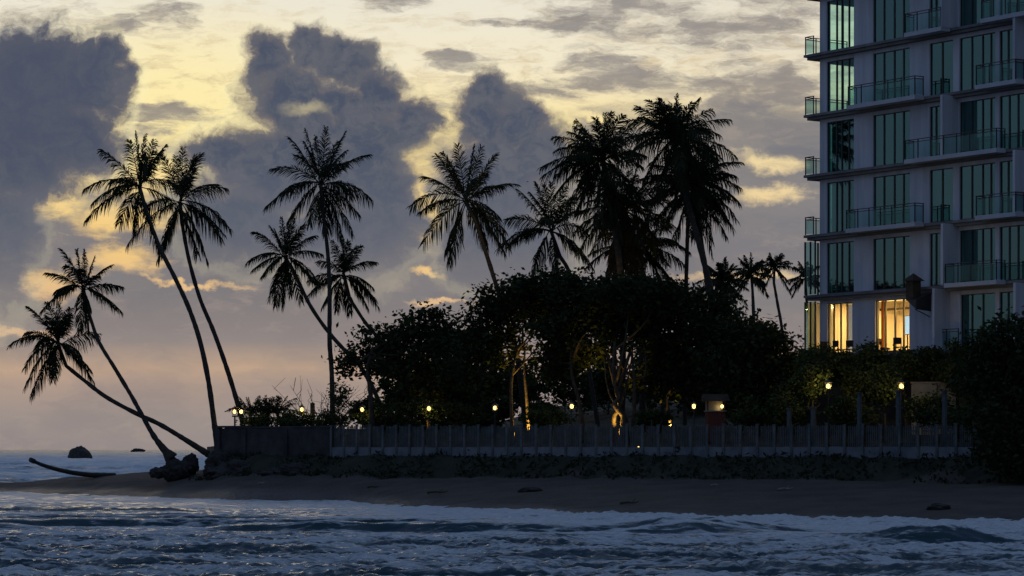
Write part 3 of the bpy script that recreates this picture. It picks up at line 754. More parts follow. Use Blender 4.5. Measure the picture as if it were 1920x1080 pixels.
for i, (px, py, rx, ry, D, lab) in enumerate([(745, 735, 45, 55, 190, 'dense dark bush under the left half of the almond tree'), (690, 770, 30, 30, 186, 'round bush between the slim trunk and the bent palm trunk'),
                                              (795, 730, 45, 60, 189, 'dense bush behind the lantern below the almond tree'), (865, 740, 45, 50, 186, 'bush filling the shade between the two almond trees'),
                                              (930, 765, 40, 30, 184, 'low dark bush behind the lantern left of the floodlit trunks'), (1010, 775, 40, 24, 182, 'low dark bush right of the floodlit trunks'),
                                              (722, 795, 46, 16, 186, 'low hedge clump at the fence under the slim almond trunk'), (785, 795, 46, 17, 185, 'low hedge clump at the fence under the middle of the almond tree'), (850, 795, 46, 17, 184, 'low hedge clump at the fence between two lanterns'), (910, 795, 40, 16, 182, 'low hedge clump at the fence left of the floodlit trunks')]):
    shrub(px, py, rx, ry, D, lab, 70 + i, 300, 10, .34, group='bushes at the back of the garden')

# hanging terrace hedge in front of the building
for i, (px, py, rx, ry, D) in enumerate([(1530, 672, 34, 24, 156), (1580, 690, 40, 46, 155), (1640, 682, 42, 46, 154), (1700, 680, 42, 46, 153), (1755, 682, 42, 46, 152), (1800, 690, 40, 60, 150), (1620, 720, 45, 45, 153), (1720, 730, 0, 0, 0)]):
    if D:
        shrub(px, py, rx, ry, D, ['short hedge bush at the left corner of the terrace', 'hedge bush under the left lit window', 'hedge bush between the two lit windows', 'hedge bush under the right lit window', 'hedge bush right of the lit windows', 'tall hedge bush against the big right tree', 'lower hedge bush above the right hand lamps'][i],
              80 + i, 330, 10, .24, group='hedge bushes along the hotel terrace', name='hedge_bush', cat='hedge')


# young fan palms by the twin lantern
def low_palm(px, py, R, D, label, seed):
    root = palm([(px, 800), (px, py)], D, .08, .06, (px, py), [], R, label, 'young palms beside the twin lantern', 16, seed, nleaf=20, lw=.06, minel=-.1, name='young_palm')
    return root


low_palm(470, 778, 50, 183, 'young palm right of the twin lantern, leaves reaching over it', 31)
low_palm(500, 776, 42, 185, 'young palm with drooping low fronds, middle of the group', 32)
low_palm(520, 775, 48, 186, 'young palm with upright fronds, rightmost of the group', 33)


# bare twiggy shrub
def bare_bush(px, py, D, label):
    rs = np.random.default_rng(77)
    b = P(px, py, D); b[2] = gz(b[0], b[1])
    root = empty('bare_shrub', b, 0, label, 'shrub')
    mb = MB()
    for i in range(16):
        az = rs.uniform(-PI, PI); L = rs.uniform(2.2, 3.9); sp = rs.uniform(.3, 1.1)
        e = np.array([math.cos(az) * L * sp, math.sin(az) * L * sp * .5, L])
        m = e * .5 + rs.normal(0, .12, 3)
        path = catmull([np.zeros(3), m, e], 6)
        mb.tube(path, np.linspace(.045, .01, len(path)), 5)
        for k in range(5):
            j = rs.integers(4, len(path) - 1); q = path[j]
            mb.tube(np.array([q, q + rs.normal(0, .22, 3) + np.array([0, 0, .35]), q + rs.normal(0, .4, 3) + np.array([0, 0, .7])]), [.02, .014, .007], 4)
    mb.build('branch', M['bark'], root)


bare_bush(612, 800, 183, 'bare leafless shrub just left of the straight palm')

# ------------------------------------------------------------------ walls and fence
def fx(px):
    """point of the fence line that shows at photo column px"""
    u = (px - 960) / F
    m = (FD1 - FD0) / (FX1 - FX0)
    D = (FD0 - m * FX0) / (1 - m * u)
    return u * D, D


fdir = np.array([FX1 - FX0, FD1 - FD0]); FL = np.linalg.norm(fdir); fdir /= FL
FANG = math.atan2(fdir[1], fdir[0])


def fence_s(px):
    x, D = fx(px)
    return (x - FX0) * fdir[0] + (D - FD0) * fdir[1]


TOPZ = lambda s: 4.47 - 0.30 * s / FL        # fence top drops gently
BASEZ = 2.68
# solid parapet at the water end
def rough_block(x0, x1, y0, y1, z0, z1, n, seed, amp=.05):
    nz = max(3, int((z1 - z0) / .35)); rs = np.random.default_rng(seed)
    mb = MB(); vs = []; 
    xs = np.linspace(x0, x1, n); zs = np.linspace(z0, z1, nz)
    def face(f):
        vs = []; 
        for j in range(nz):
            for i in range(n): vs.append(f(xs[i], zs[j]))
        mb.add(vs, [(j * n + i, j * n + i + 1, (j + 1) * n + i + 1, (j + 1) * n + i) for j in range(nz - 1) for i in range(n - 1)])
    def top(x, z): return z + (amp * 1.2 * float(fbm(np.array([x * .9]), np.array([z * 0 + seed]), 3, seed)[0]) if abs(z - z1) < 1e-6 else 0)
    wob = lambda x, z: amp * float(fbm(np.array([x * .8]), np.array([z * .9]), 3, seed + 1)[0])
    face(lambda x, z: (x, y0 + wob(x, z), top(x, z)))
    face(lambda x, z: (x, y1 + wob(x, z), top(x, z)))
    for i in range(n - 1):
        mb.add([(xs[i], y0 + wob(xs[i], z1), top(xs[i], z1)), (xs[i + 1], y0 + wob(xs[i + 1], z1), top(xs[i + 1], z1)),
                (xs[i + 1], y1 + wob(xs[i + 1], z1), top(xs[i + 1], z1)), (xs[i], y1 + wob(xs[i], z1), top(xs[i], z1))], [(0, 1, 2, 3)])
    for x in (x0, x1):
        mb.add([(x, y0, z0), (x, y1, z0), (x, y1, z1), (x, y0, z1)], [(0, 1, 2, 3)])
    return mb


w = empty('garden_wall', (FX0, FD0, 0), FANG, 'weathered solid wall end beside the leaning palms, over the sand', 'wall')
s_end = fence_s(622)
rough_block(0.0, s_end, -.15, .25, 1.0, 4.40, 60, 5, .09).build('wall_face', M['wallstone'], w)
cp = MB(); cp.box(-.06, fence_s(462), -.22, .32, 4.40, 4.53); cp.box(fence_s(462) + .02, s_end, -.20, .3, 4.37, 4.47); cp.build('coping', M['wallstone'], w)
pm = MB()
for s in (0.15, fence_s(462), fence_s(540)): pm.box(s - .2, s + .2, -.26, .1, 1.2, 4.33)
pm.build('pier', M['wallstone'], w)
# return wall along the water side
w2 = empty('side_wall', (FX0, FD0, 0), math.radians(97), 'low side wall running back from the corner of the garden', 'wall')
rough_block(.4, 46, -.2, .2, .6, 3.2, 50, 15, .06).build('wall_face', M['wallstone'], w2)

lw_ = empty('low_wall', (FX0, FD0, 0), FANG, 'low grey plastered wall carrying the picket fence', 'wall')
s1 = fence_s(1838)
rough_block(s_end + .02, s1, -.14, .14, 2.1, 3.14, 150, 9, .03).build('wall_face', M['lowwall'], lw_)
fn = empty('picket_fence', (FX0, FD0, 0), FANG, 'long weathered picket fence with square posts on the low wall', 'fence')
pitch = 1.14
npost = int((s1 - s_end) / pitch)
rs = np.random.default_rng(3)
posts_s = [s_end + .12 + i * (s1 - s_end - .3) / npost for i in range(npost + 1)]
for i, s in enumerate(posts_s):
    mb = MB(); h = TOPZ(s) + .07 + rs.uniform(-.04, .05); z0 = 2.3
    mb.box(s - .075, s + .075, -.2, -.145, z0, h); mb.box(s - .1, s + .1, -.225, -.12, h, h + .05)
    mb.build('post', M['fence_post'], fn)
for i in range(npost):
    a, b = posts_s[i] + .08, posts_s[i + 1] - .08
    mb = MB(); n = 8; zt = TOPZ((a + b) / 2)
    for k in range(n):
        c = a + (b - a) * (k + .5) / n + rs.uniform(-.008, .008); t = zt + rs.uniform(-.05, .03)
        wd_ = .034
        mb.add([(c - wd_, -.02, 3.16), (c + wd_, -.02, 3.16), (c + wd_, -.02, t), (c, -.02, t + .06), (c - wd_, -.02, t),
                (c - wd_, .01, 3.16), (c + wd_, .01, 3.16), (c + wd_, .01, t), (c, .01, t + .06), (c - wd_, .01, t)],
               [(0, 1, 2, 3, 4), (9, 8, 7, 6, 5), (0, 5, 6, 1), (1, 6, 7, 2), (2, 7, 8, 3), (3, 8, 9, 4), (4, 9, 5, 0)])
    mb.box(a, b, .012, .05, 3.35, 3.43); mb.box(a, b, .012, .05, zt - .28, zt - .2)
    mb.build('panel', M['picket'], fn)

# a plain stone pillar behind the wall
def pillar():
    p = P(586, 800, 183); p[2] = gz(p[0], p[1]) - .1
    r = empty('stone_pillar', p, .3, 'plain dark square pillar between the left lanterns', 'pillar')
    mb = MB(); h = CAM_H + (HOR - 757) / F * 183 - p[2]
    mb.box(-.13, .13, -.13, .13, 0, h); mb.build('shaft', M['wallstone'], r)
    mb = MB(); mb.add([(-.15, -.15, h), (.15, -.15, h), (.15, .15, h), (-.15, .15, h), (0, 0, h + .12)], [(0, 1, 4), (1, 2, 4), (2, 3, 4), (3, 0, 4), (3, 2, 1, 0)])
    mb.build('cap', M['wallstone'], r)


pillar()

# creeping plants over the bank below the wall
rs = np.random.default_rng(91)
n = 4500
ss = rs.uniform(0, FL + 12, n); tt = -3.6 + 3.3 * rs.uniform(size=n) ** .8
gx_ = FX0 + fdir[0] * ss - fdir[1] * tt * .7; gy_ = FD0 + fdir[1] * ss + fdir[0] * tt
keep = fbm(gx_ * .35, gy_ * .35, 3, 12) + .25 * (tt + 3.6) / 3.3 > -.12
gx_, gy_ = gx_[keep], gy_[keep]; n = len(gx_)
ctr = np.stack([gx_, gy_, land_z(gx_, gy_) + rs.uniform(.02, .32, n) * (.5 + vnoise(gx_ * .8, gy_ * .8, 5) ** 2 * 2)], -1)
a = rs.normal(size=(n, 3)); a /= np.linalg.norm(a, axis=1)[:, None]; b = np.cross(a, rs.normal(size=(n, 3))); b /= np.linalg.norm(b, axis=1)[:, None]
sz = rs.uniform(.12, .34, (n, 1))
v = np.stack([ctr - a * sz * .6, ctr + b * sz * .25, ctr + a * sz * .6, ctr - b * sz * .25], 1).reshape(-1, 3)
o = mesh_obj('ground_cover', v, np.arange(4 * n).reshape(-1, 4), M['creeper']); tag(o, 'dark creeping plants over the bank below the fence', 'ground cover', kind='stuff')

# ------------------------------------------------------------------ lamps
LIGHTS = []


def point(loc, energy, col=(1, .70, .30), rad=.1, name='lamp_light', parent=None):
    l = bpy.data.lights.new(name, 'POINT'); l.energy = energy; l.color = col; l.shadow_soft_size = rad
    o = bpy.data.objects.new(name, l); COL.objects.link(o); o.location = tuple(map(float, loc))
    if parent is not None: o.parent = parent
    return o


def lantern_head(root, x, z, sc=1.0):
    """a small four sided lantern with a pitched cap; centre of the glow at height z"""
    w, h = .135 * sc, .165 * sc
    g = MB(); g.add([(x - w * .8, -w * .8, z - h), (x + w * .8, -w * .8, z - h), (x + w * .8, w * .8, z - h), (x - w * .8, w * .8, z - h),
                     (x - w, -w, z + h), (x + w, -w, z + h), (x + w, w, z + h), (x - w, w, z + h)],
                    [(0, 1, 5, 4), (1, 2, 6, 5), (2, 3, 7, 6), (3, 0, 4, 7)])
    hd = g.build('lantern_glass', M['lampglass'], root)
    b = MB(); b.lathe([(.02, -.12), (.085, -.08), (.105, 0), (.085, .09), (.02, .13)], 10, (x, 0, z)); b.build('bulb', M['bulb'], hd, True)
    c = MB(); e = w * 1.45
    c.add([(x - e, -e, z + h), (x + e, -e, z + h), (x + e, e, z + h), (x - e, e, z + h), (x, 0, z + h + .17 * sc)], [(0, 1, 4), (1, 2, 4), (2, 3, 4), (3, 0, 4), (3, 2, 1, 0)])
    for sx, sy in ((-1, -1), (1, -1), (1, 1), (-1, 1)):
        c.tube(np.array([[x + sx * w * .8, sy * w * .8, z - h], [x + sx * w, sy * w, z + h]]), .009, 5)
    c.box(x - w, x + w, -w, w, z - h - .03, z - h)
    c.lathe([(.02, z + h + .15 * sc), (.02, z + h + .24 * sc)], 6, (x, 0, 0))
    c.build('lantern_cap', M['metal'], root)


def lamp(px, py, D, label, group, energy=22, sc=1.0, name='garden_lamp'):
    q = P(px, py, D); zg = gz(q[0], q[1])
    r = empty(name, (q[0], q[1], zg), random.uniform(-.3, .3), label, 'lamp', group)
    H_ = q[2] - zg
    mb = MB(); mb.lathe([(.09, 0), (.09, .08), (.05, .12), (.04, .5), (.032, H_ - .3), (.05, H_ - .22), (.05, H_ - .185)], 10)
    mb.build('post', M['metal'], r, True)
    lantern_head(r, 0, H_, sc)
    point((0, .13, H_ - .02), energy, rad=.02, parent=r)
    return r


GL = 'lit garden lanterns behind the fence'
lamp(566, 768, 182, 'lantern standing clear against the sky, left of the stone pillar', GL, 10)
lamp(679, 768, 174, 'lantern beside the slim almond trunk, right of the straight palm', GL, 20)
lamp(804, 766, 170, 'lantern right under a lit upright trunk, below the almond tree', GL, 20)
lamp(928, 765, 165, 'lantern left of the two floodlit trunks', GL, 20)
lamp(1072, 762, 160, 'lantern just left of the slanting trunk', GL, 20)
lamp(1301, 762, 153, 'small lantern in the leaves left of the red stall', GL, 7, .85)
lamp(1553, 724, 149.5, 'lantern among green lit leaves, under the left lit window', GL, 110, 1.1)
lamp(1690, 724, 147.5, 'rightmost lantern, below the right lit window', GL, 60, 1.1)
# twin lantern with a slanting hood
q = P(446, 772, 180.5); zg = gz(q[0], q[1])
r = empty('twin_lamp', (q[0], q[1], zg), 0, 'post carrying twin bright lanterns under a pointed hood, by the tall palm', 'lamp')
Hq = q[2] - zg
mb = MB(); mb.lathe([(.11, 0), (.11, .12), (.06, .2), (.055, Hq - .34)], 10, (-.2, 0, 0)); mb.box(-.38, .36, -.05, .05, Hq - .34, Hq - .24); mb.build('post', M['metal'], r)
lantern_head(r, -.22, Hq); lantern_head(r, .22, Hq)
mb = MB(); mb.add([(-.85, -.3, Hq + .02), (-.85, .3, Hq + .02), (-.1, .42, Hq + .32), (-.1, -.42, Hq + .32), (.5, -.3, Hq + .26), (.5, .3, Hq + .26),
                   (-.85, -.3, Hq - .02), (-.85, .3, Hq - .02), (-.1, .42, Hq + .28), (-.1, -.42, Hq + .28), (.5, -.3, Hq + .22), (.5, .3, Hq + .22)],
                  [(0, 3, 2, 1), (3, 4, 5, 2), (6, 7, 8, 9), (9, 8, 11, 10), (0, 1, 7, 6), (4, 10, 11, 5), (0, 6, 9, 3), (3, 9, 10, 4), (1, 2, 8, 7), (2, 5, 11, 8)])
mb.build('hood', M['wood'], r)
point((0, .14, Hq), 16, rad=.02, parent=r)


def spot(px, py, D, label, energy, ahead=1.0, dx=0.0, col=(1, .54, .09), aim=None, cone=21, seen=False):
    """a small ground floodlight aimed up a trunk"""
    q = P(px, py, D); x, y = q[0] + dx, D - ahead; zg = gz(x, y)
    r = empty('floodlight', (x, y, zg), 0, label, 'floodlight', 'ground floodlights under the trees')
    mb = MB(); mb.lathe([(.015, 0), (.015, .16)], 6); mb.build('spike', M['metal'], r)
    mb = MB(); mb.lathe([(.05, .15), (.075, .20), (.08, .30), (.07, .31)], 10); mb.build('housing', M['metal'], r, True)
    mb = MB(); mb.lathe([(.05, .318 if seen else .285), (.045, .36 if seen else .295)], 10); mb.build('lens', M['bulb'], r)
    l = bpy.data.lights.new('beam', 'SPOT'); l.energy = energy; l.color = col; l.spot_size = math.radians(cone); l.spot_blend = .7; l.shadow_soft_size = .05
    o = bpy.data.objects.new('beam', l); COL.objects.link(o); o.parent = r; o.location = (0, 0, .38)
    tgt = (P(*aim, D) if aim is not None else q) - np.array([x, y, zg + .38])
    o.rotation_euler = Vector(tgt).to_track_quat('-Z', 'Y').to_euler()
    return r


spot(966, 778, 168, 'floodlight at the foot of the left of two lit trunks', 1700, .55, .05, aim=(964, 778), cone=64)
spot(990, 776, 168, 'floodlight at the foot of the right of two lit trunks', 1700, .55, .05, aim=(989, 776), cone=64)
spot(1160, 775, 163, 'floodlight at the foot of the gnarled tree', 1700, .6, -.1, aim=(1160, 780), cone=70)
spot(1197, 806, 156, 'small pair of garden lights low on the fence right of the gnarled tree', 60, .2, 0, aim=(1190, 760), seen=True)
spot(804, 790, 174, 'floodlight under the upright almond trunk', 260, .6, 0, aim=(803, 750), cone=50)
spot(700, 790, 174, 'floodlight under the slim almond trunk', 160, .6, 0, aim=(696, 750), cone=50)
spot(1090, 790, 165, 'floodlight under the slanting trunk', 260, .6, .05, aim=(1086, 760), cone=50)
spot(1255, 790, 166, 'floodlight under the thick dark tree', 900, .7, 0, aim=(1256, 750), cone=50)

# red stall with a lamp under its top
q = P(1341, 795, 158); zg = gz(q[0], q[1])
r = empty('garden_stall', (q[0], q[1], zg), .15, 'small red fronted stall with a lamp under its roof among dark trees', 'stall')
zt = lambda py: CAM_H + (HOR - py) / F * 158 - zg
mb = MB(); mb.box(-.52, .52, -.35, .35, 0, zt(772)); mb.build('counter', M['red'], r)
mb = MB(); mb.box(-.58, .58, -.42, .42, zt(772), zt(770)); mb.build('counter_top', M['pale'], r)
mb = MB(); mb.box(-.5, .5, .30, .36, zt(770), zt(752)); mb.build('back_panel', M['pale'], r)
mb = MB()
for sx in (-.5, .5): mb.box(sx - .03, sx + .03, -.3, -.24, zt(770), zt(752))
mb.build('post', M['wood'], r)
mb = MB(); a = zt(752); mb.add([(-.75, -.55, a), (.75, -.55, a), (.75, .55, a), (-.75, .55, a), (-.75, 0, a + .4), (.75, 0, a + .4)], [(0, 1, 5, 4), (2, 3, 4, 5), (0, 4, 3), (1, 2, 5), (3, 2, 1, 0)]); mb.build('roof', M['wood'], r)
mb = MB(); mb.lathe([(.03, -.1), (.08, -.05), (.08, .05), (.03, .1)], 10, (.38, -.1, zt(762))); mb.build('bulb', M['bulb'], r, True)
point((.3, .1, zt(764)), 3, rad=.02, parent=r)

# pale terrace wall, garden posts
q = P(1752, 726, 151.5); r = empty('terrace_wall', (q[0], q[1], gz(q[0], q[1])), math.radians(-8), 'pale rendered garden wall lit beside the rightmost lantern', 'wall')
mb = MB(); H1 = q[2] - gz(q[0], q[1]); mb.box(-1.25, 1.15, 0, .2, 0, H1 + .22); mb.build('wall_face', M['pale'], r)
mb = MB(); mb.box(-1.3, 1.2, -.05, .25, H1 + .22, H1 + .30); mb.build('coping', M['pale'], r)
for i, (px, top) in enumerate([(1460, 768), (1505, 765), (1592, 738), (1665, 735), (1752, 735)]):
    s = fence_s(px); x = FX0 + fdir[0] * s - fdir[1] * .9; y = FD0 + fdir[1] * s + fdir[0] * .9; z = gz(x, y)
    r = empty('garden_post', (x, y, z - .1), FANG, ['square garden post left of the lit leaves, behind the fence', 'square post below the lit climbing shrub', 'tall garden post right of the lantern in lit leaves', 'tall garden post left of the rightmost lantern', 'tall garden post under the pale wall'][i], 'post', 'square posts behind the fence')
    h = CAM_H + (HOR - top) / F * y - z + .1
    mb = MB(); mb.box(-.09, .09, -.09, .09, 0, h); mb.build('shaft', M['picket'], r)
    mb = MB(); mb.box(-.13, .13, -.13, .13, h, h + .07); mb.build('cap', M['picket'], r)


# ------------------------------------------------------------------ rocks and drift log
def rock(px, py, rx, ry, D, label, seed, depth=1.0, name='boulder', flat=.0, mat='rock', rough=.28):
    import bmesh
    bm = bmesh.new(); bmesh.ops.create_icosphere(bm, subdivisions=5, radius=1)
    co = np.array([v.co[:] for v in bm.verts])
    k = 1 + rough * (fbm(co[:, 0] * 1.5 + seed + co[:, 2] * .9, co[:, 1] * 1.5 + co[:, 2] * 1.3, 4, seed)) + .1 * fbm(co[:, 0] * 5 + co[:, 2] * 4, co[:, 1] * 5 - co[:, 2] * 3, 3, seed + 3)
    c = P(px, py, D)
    co = co * k[:, None] * np.array([rx / F * D, rx / F * D * depth, ry / F * D])
    for v, p in zip(bm.verts, co): v.co = p
    me = bpy.data.meshes.new(name); bm.to_mesh(me); bm.free()
    me.polygons.foreach_set('use_smooth', np.ones(len(me.polygons), dtype=bool)); me.materials.append(M[mat])
    o = bpy.data.objects.new(name, me); COL.objects.link(o); o.location = tuple(map(float, c))
    tag(o, label, 'rock')
    return o


rock(330, 884, 26, 22, 179, 'dark boulder at the foot of the short leaning palm', 3)
rock(356, 875, 16, 21, 180.5, 'rounded dark boulder just left of the wall corner', 5)
rock(297, 887, 17, 10, 177, 'small low rock on the sand left of the boulders', 7)
rock(412, 874, 27, 29, 176.6, 'dark rocky mound under the tall curved palm', 9)
rock(470, 886, 70, 22, 174.5, 'long dark rock ledge along the foot of the wall', 12, .35)
rock(570, 888, 70, 18, 170.5, 'low dark rocks at the foot of the wall, right part', 13, .3)
rock(150, 862, 23, 24, 800, 'big rounded sea rock standing out of the water on the left', 21, 1.2, name='sea_rock', rough=.10)
rock(258, 846, 12, 5, 3600, 'distant tiny rock on the horizon', 23, 1, name='sea_rock')
for i, (px, py, rx, ry, lab) in enumerate([(995, 918, 22, 6, 'dark stone lying on the beach below the fence'), (1760, 950, 20, 7, 'dark lump on the sand at the right of the beach')]):
    # rest each on the sand where its column and row meet the ground
    Ds = np.linspace(95, 175, 2000); u = (px - 960) / F
    zz = land_z(u * Ds, Ds); row = HOR - (zz - CAM_H) / Ds * F
    ok = np.where(zz > .1)[0]; j = ok[np.argmin(abs(row[ok] - (py + 4)))]
    rock(px, HOR - (zz[j] + .06 - CAM_H) / Ds[j] * F, rx, ry, Ds[j], lab, 40 + i, .8, name='beach_stone')
def on_sand(px, py):
    Ds = np.linspace(95, 195, 3000); u = (px - 960) / F
    zz = land_z(u * Ds, Ds); row = HOR - (zz - CAM_H) / Ds * F
    ok = np.where(zz > .1)[0]; j = ok[np.argmin(abs(row[ok] - py))]
    return np.array([u * Ds[j], Ds[j], zz[j]])


for i, (px, py, L_, a_, mat_, lab) in enumerate([(1473, 919, .75, .15, 'pale', 'pale driftwood stick on the upper beach, right of centre'), (1340, 912, .5, .6, 'pale', 'short pale driftwood stick near the bank below the red stall'), (490, 908, .45, -.3, 'pale', 'small pale driftwood piece on the sand at the left'),
                                              (820, 925, 1.1, .2, 'wood', 'dark washed up branch on the sand below the middle of the fence'), (1180, 945, .9, -.2, 'wood', 'dark washed up branch near the foam in mid beach'), (700, 915, .7, .4, 'wood', 'dark washed up stick on the sand below the left part of the fence')]):
    p = on_sand(px, py); r = empty('driftwood', p + np.array([0, 0, .03]), a_, lab, 'driftwood', 'bits of driftwood on the beach')
    mb = MB(); path = catmull([(-L_ / 2, 0, 0), (-L_ * .1, .06, .05), (L_ * .2, -.03, .03), (L_ / 2, .05, .10)], 5); mb.tube(path, np.linspace(.06, .025, len(path)), 7); mb.build('stick', M[mat_], r, True)
    mb = MB(); mb.tube(catmull([(L_ * .1, 0, .03), (L_ * .22, .1, .13), (L_ * .3, .14, .2)], 4), [.028, .026, .024, .022, .02, .018, .016, .014, .012], 6); mb.build('side_twig', M[mat_], r, True)
# dead palm trunk lying on the spit, its end raised
Ds_ = [186, 187.5, 189, 190.5, 192]
pts = [P(57, 862, 186), P(80, 872, 187), P(110, 881, 188), P(140, 887, 189), P(175, 891, 190.5), P(215, 892, 192)]
b = pts[-1]; r = empty('fallen_trunk', b, 0, 'fallen palm trunk lying on the sand, thin end raised to the left', 'log')
path = catmull(pts, 7)
mb = MB(); mb.tube(path - b, np.linspace(.11, .2, len(path)) * np.where(np.arange(len(path)) < 3, 1.5, 1), 9); mb.build('log', M['trunk'], r, True)


# ------------------------------------------------------------------ birds
def bird(px, py, D, span, label, bank):
    c = P(px, py, D); r = empty('bird', c, .5, label, 'bird')
    v = []; f = []
    prof = [(-.5, .01), (-.32, .05), (-.1, .1), (.1, .1), (.28, .06), (.4, .055), (.47, .03), (.55, .004)]
    n = 8
    for (x, rad) in prof:
        for i in range(n):
            a = 2 * PI * i / n; v.append((x * span * .5, rad * span * .5 * math.cos(a), rad * span * .45 * math.sin(a)))
    for j in range(len(prof) - 1):
        for i in range(n): f.append((j * n + i, j * n + (i + 1) % n, (j + 1) * n + (i + 1) % n, (j + 1) * n + i))
    mesh_obj('body', v, f, M['feather'], r, True)
    for s in (-1, 1):
        w = [(0.14, 0.06, .02), (.20, .32, .16), (.06, .66, .24), (-.16, 1.0, .2), (-.1, .62, .2), (-.14, .3, .12), (-.14, .06, .02)]
        up = [(x * span * .5, s * y * span * .5, z * span * .5 * (1 + s * bank)) for x, y, z in w]
        lo = [(x, y, z - .012 * span) for x, y, z in up]
        k = len(w)
        mesh_obj('wing', up + lo, [tuple(range(k)), tuple(range(2 * k - 1, k - 1, -1))] + [(i, (i + 1) % k, k + (i + 1) % k, k + i) for i in range(k)], M['feather'], r)


bird(989, 341, 190, .36, 'small dark bird flying right of the lone mid garden palm', .3)
bird(571, 259, 186, .28, 'tiny dark bird beside the top of the straight palm', -.4)

# ------------------------------------------------------------------ the building
BX, BY = 18.4, 165.0
SA = (0.555, -0.832); EA = (0.832, 0.555)
BANG = math.atan2(SA[1], SA[0])


def sp(px, e=0.0):
    """distance along the front of the building (metres from its corner) shown at column px, e metres behind the front"""
    u = (px - 960) / F
    return (u * (BY + EA[1] * e) - BX - EA[0] * e) / (SA[0] - u * SA[1])


bld = empty('apartment_building', (BX, BY, 0), BANG, 'tall pale apartment building with glass balconies and two lit ground floor windows', 'building')
LEN, DEP = 26.0, 14.0
ZF = [8.55 + 3.6 * i for i in range(9)]      # floor levels: 0 is the lit ground floor
NF = 8
LIT = 0
wx = {}                                       # windows: floor -> list of (px0, px1, mullion fractions)
W1 = (1550, 1601, (.33, .52, .78)); W1g = (1551, 1598, (.22, .5, .75)); W2 = (1637, 1706, (.27, .55, .80)); W2g = (1641, 1705, (.27, .55, .80))
W3n = (1743, 1763, (.5,)); W3w = (1743, 1787, (.5,)); W4 = (1799, 1866, (.32, .62, .85)); W5 = (1874, 1900, (.55,)); W5w = (1874, 1921, (.35, .7))
for fl in range(NF):
    if fl == 0: wx[fl] = [W1g, W2g, (1801, 1866, (.3, .62)), W5]
    elif fl % 2 == 0: wx[fl] = [W1, W2, W3w, W4, W5]       # photo floors F3, F1
    else: wx[fl] = [W1, W2, W3n, W4, W5w]
wx[2] = [W1, W2, W3w, W4, W5]; wx[1] = [W1, W2, W3n, W4, W5w]
far_w = [(19.2, 21.6), (23.0, 25.2)]
end_w = {}
TH = .30
wall = MB(); room = MB(); lroom = MB()
for fl in range(NF):
    z0, z1 = ZF[fl] + .14, ZF[fl + 1] - .14
    zt_ = z1 - .32
    ops = [(sp(a), sp(b)) for a, b, _ in wx[fl]] + far_w
    s = 0.0
    for a, b in ops:
        wall.box(s, a, 0, TH, z0, z1); s = b
        wall.box(a, b, 0.002, TH - .002, zt_, z1)
    wall.box(s, LEN, 0, TH, z0, z1)
    # end wall towards the sea: an opening behind the front pier
    wall.box(0, TH, TH, .55, z0, z1); wall.box(0, TH, 2.9, DEP - TH, z0, z1); wall.box(0.002, TH - .002, .55, 2.9, zt_, z1)
    wall.box(0, LEN, DEP - TH, DEP, z0, z1); wall.box(LEN - TH, LEN, TH, DEP - TH, z0, z1)
    tgt = lroom if fl == 0 else room
    # partitions: rooms four metres deep behind the front
    if fl != 0:
        tgt.box(TH, LEN - TH, 4.5, 4.6, z0, z1)
        for ss in (sp(1617), sp(1725), sp(1790), sp(1869)): tgt.box(ss - .06, ss + .06, TH, 4.5, z0, z1)
    else:
        tgt.box(TH, sp(1735), 6.0, 6.1, z0, z1); tgt.box(sp(1735) - .06, sp(1735) + .06, TH, 6.0, z0, z1)
        tgt.box(TH + .01, TH + .06, 2.95, 6.0, z0, z1)
        tgt.box(TH, sp(1735) - .1, TH + .01, 6.0, z1 - .06, z1 - .012)
wall.box(0, LEN, 0, DEP, ZF[NF] + .16, ZF[NF] + 1.1)
wall.build('wall', M['concrete'], bld)
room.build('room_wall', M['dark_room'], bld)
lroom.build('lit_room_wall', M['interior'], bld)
for fl in range(NF + 1):
    mb = MB(); z = ZF[fl]
    mb.box(0, LEN, 0, DEP, z - .14, z + .14)
    mb.box(-.85 if fl not in (0,) else 0, 0, -.0, 2.9, z - .12, z + .12)
    mb.box(-.85 if fl not in (0,) else 0, LEN, -.55, -.001, z - .07, z + .08)
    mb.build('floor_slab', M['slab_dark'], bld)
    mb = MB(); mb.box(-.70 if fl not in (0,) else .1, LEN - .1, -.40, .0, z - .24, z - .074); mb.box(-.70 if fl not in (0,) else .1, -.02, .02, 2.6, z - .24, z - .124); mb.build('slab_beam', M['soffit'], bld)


def pane_quad(mb, s0, s1, e, z0, z1):
    mb.add([(s0, e, z0), (s1, e, z0), (s1, e, z1), (s0, e, z1)], [(0, 1, 2, 3)])


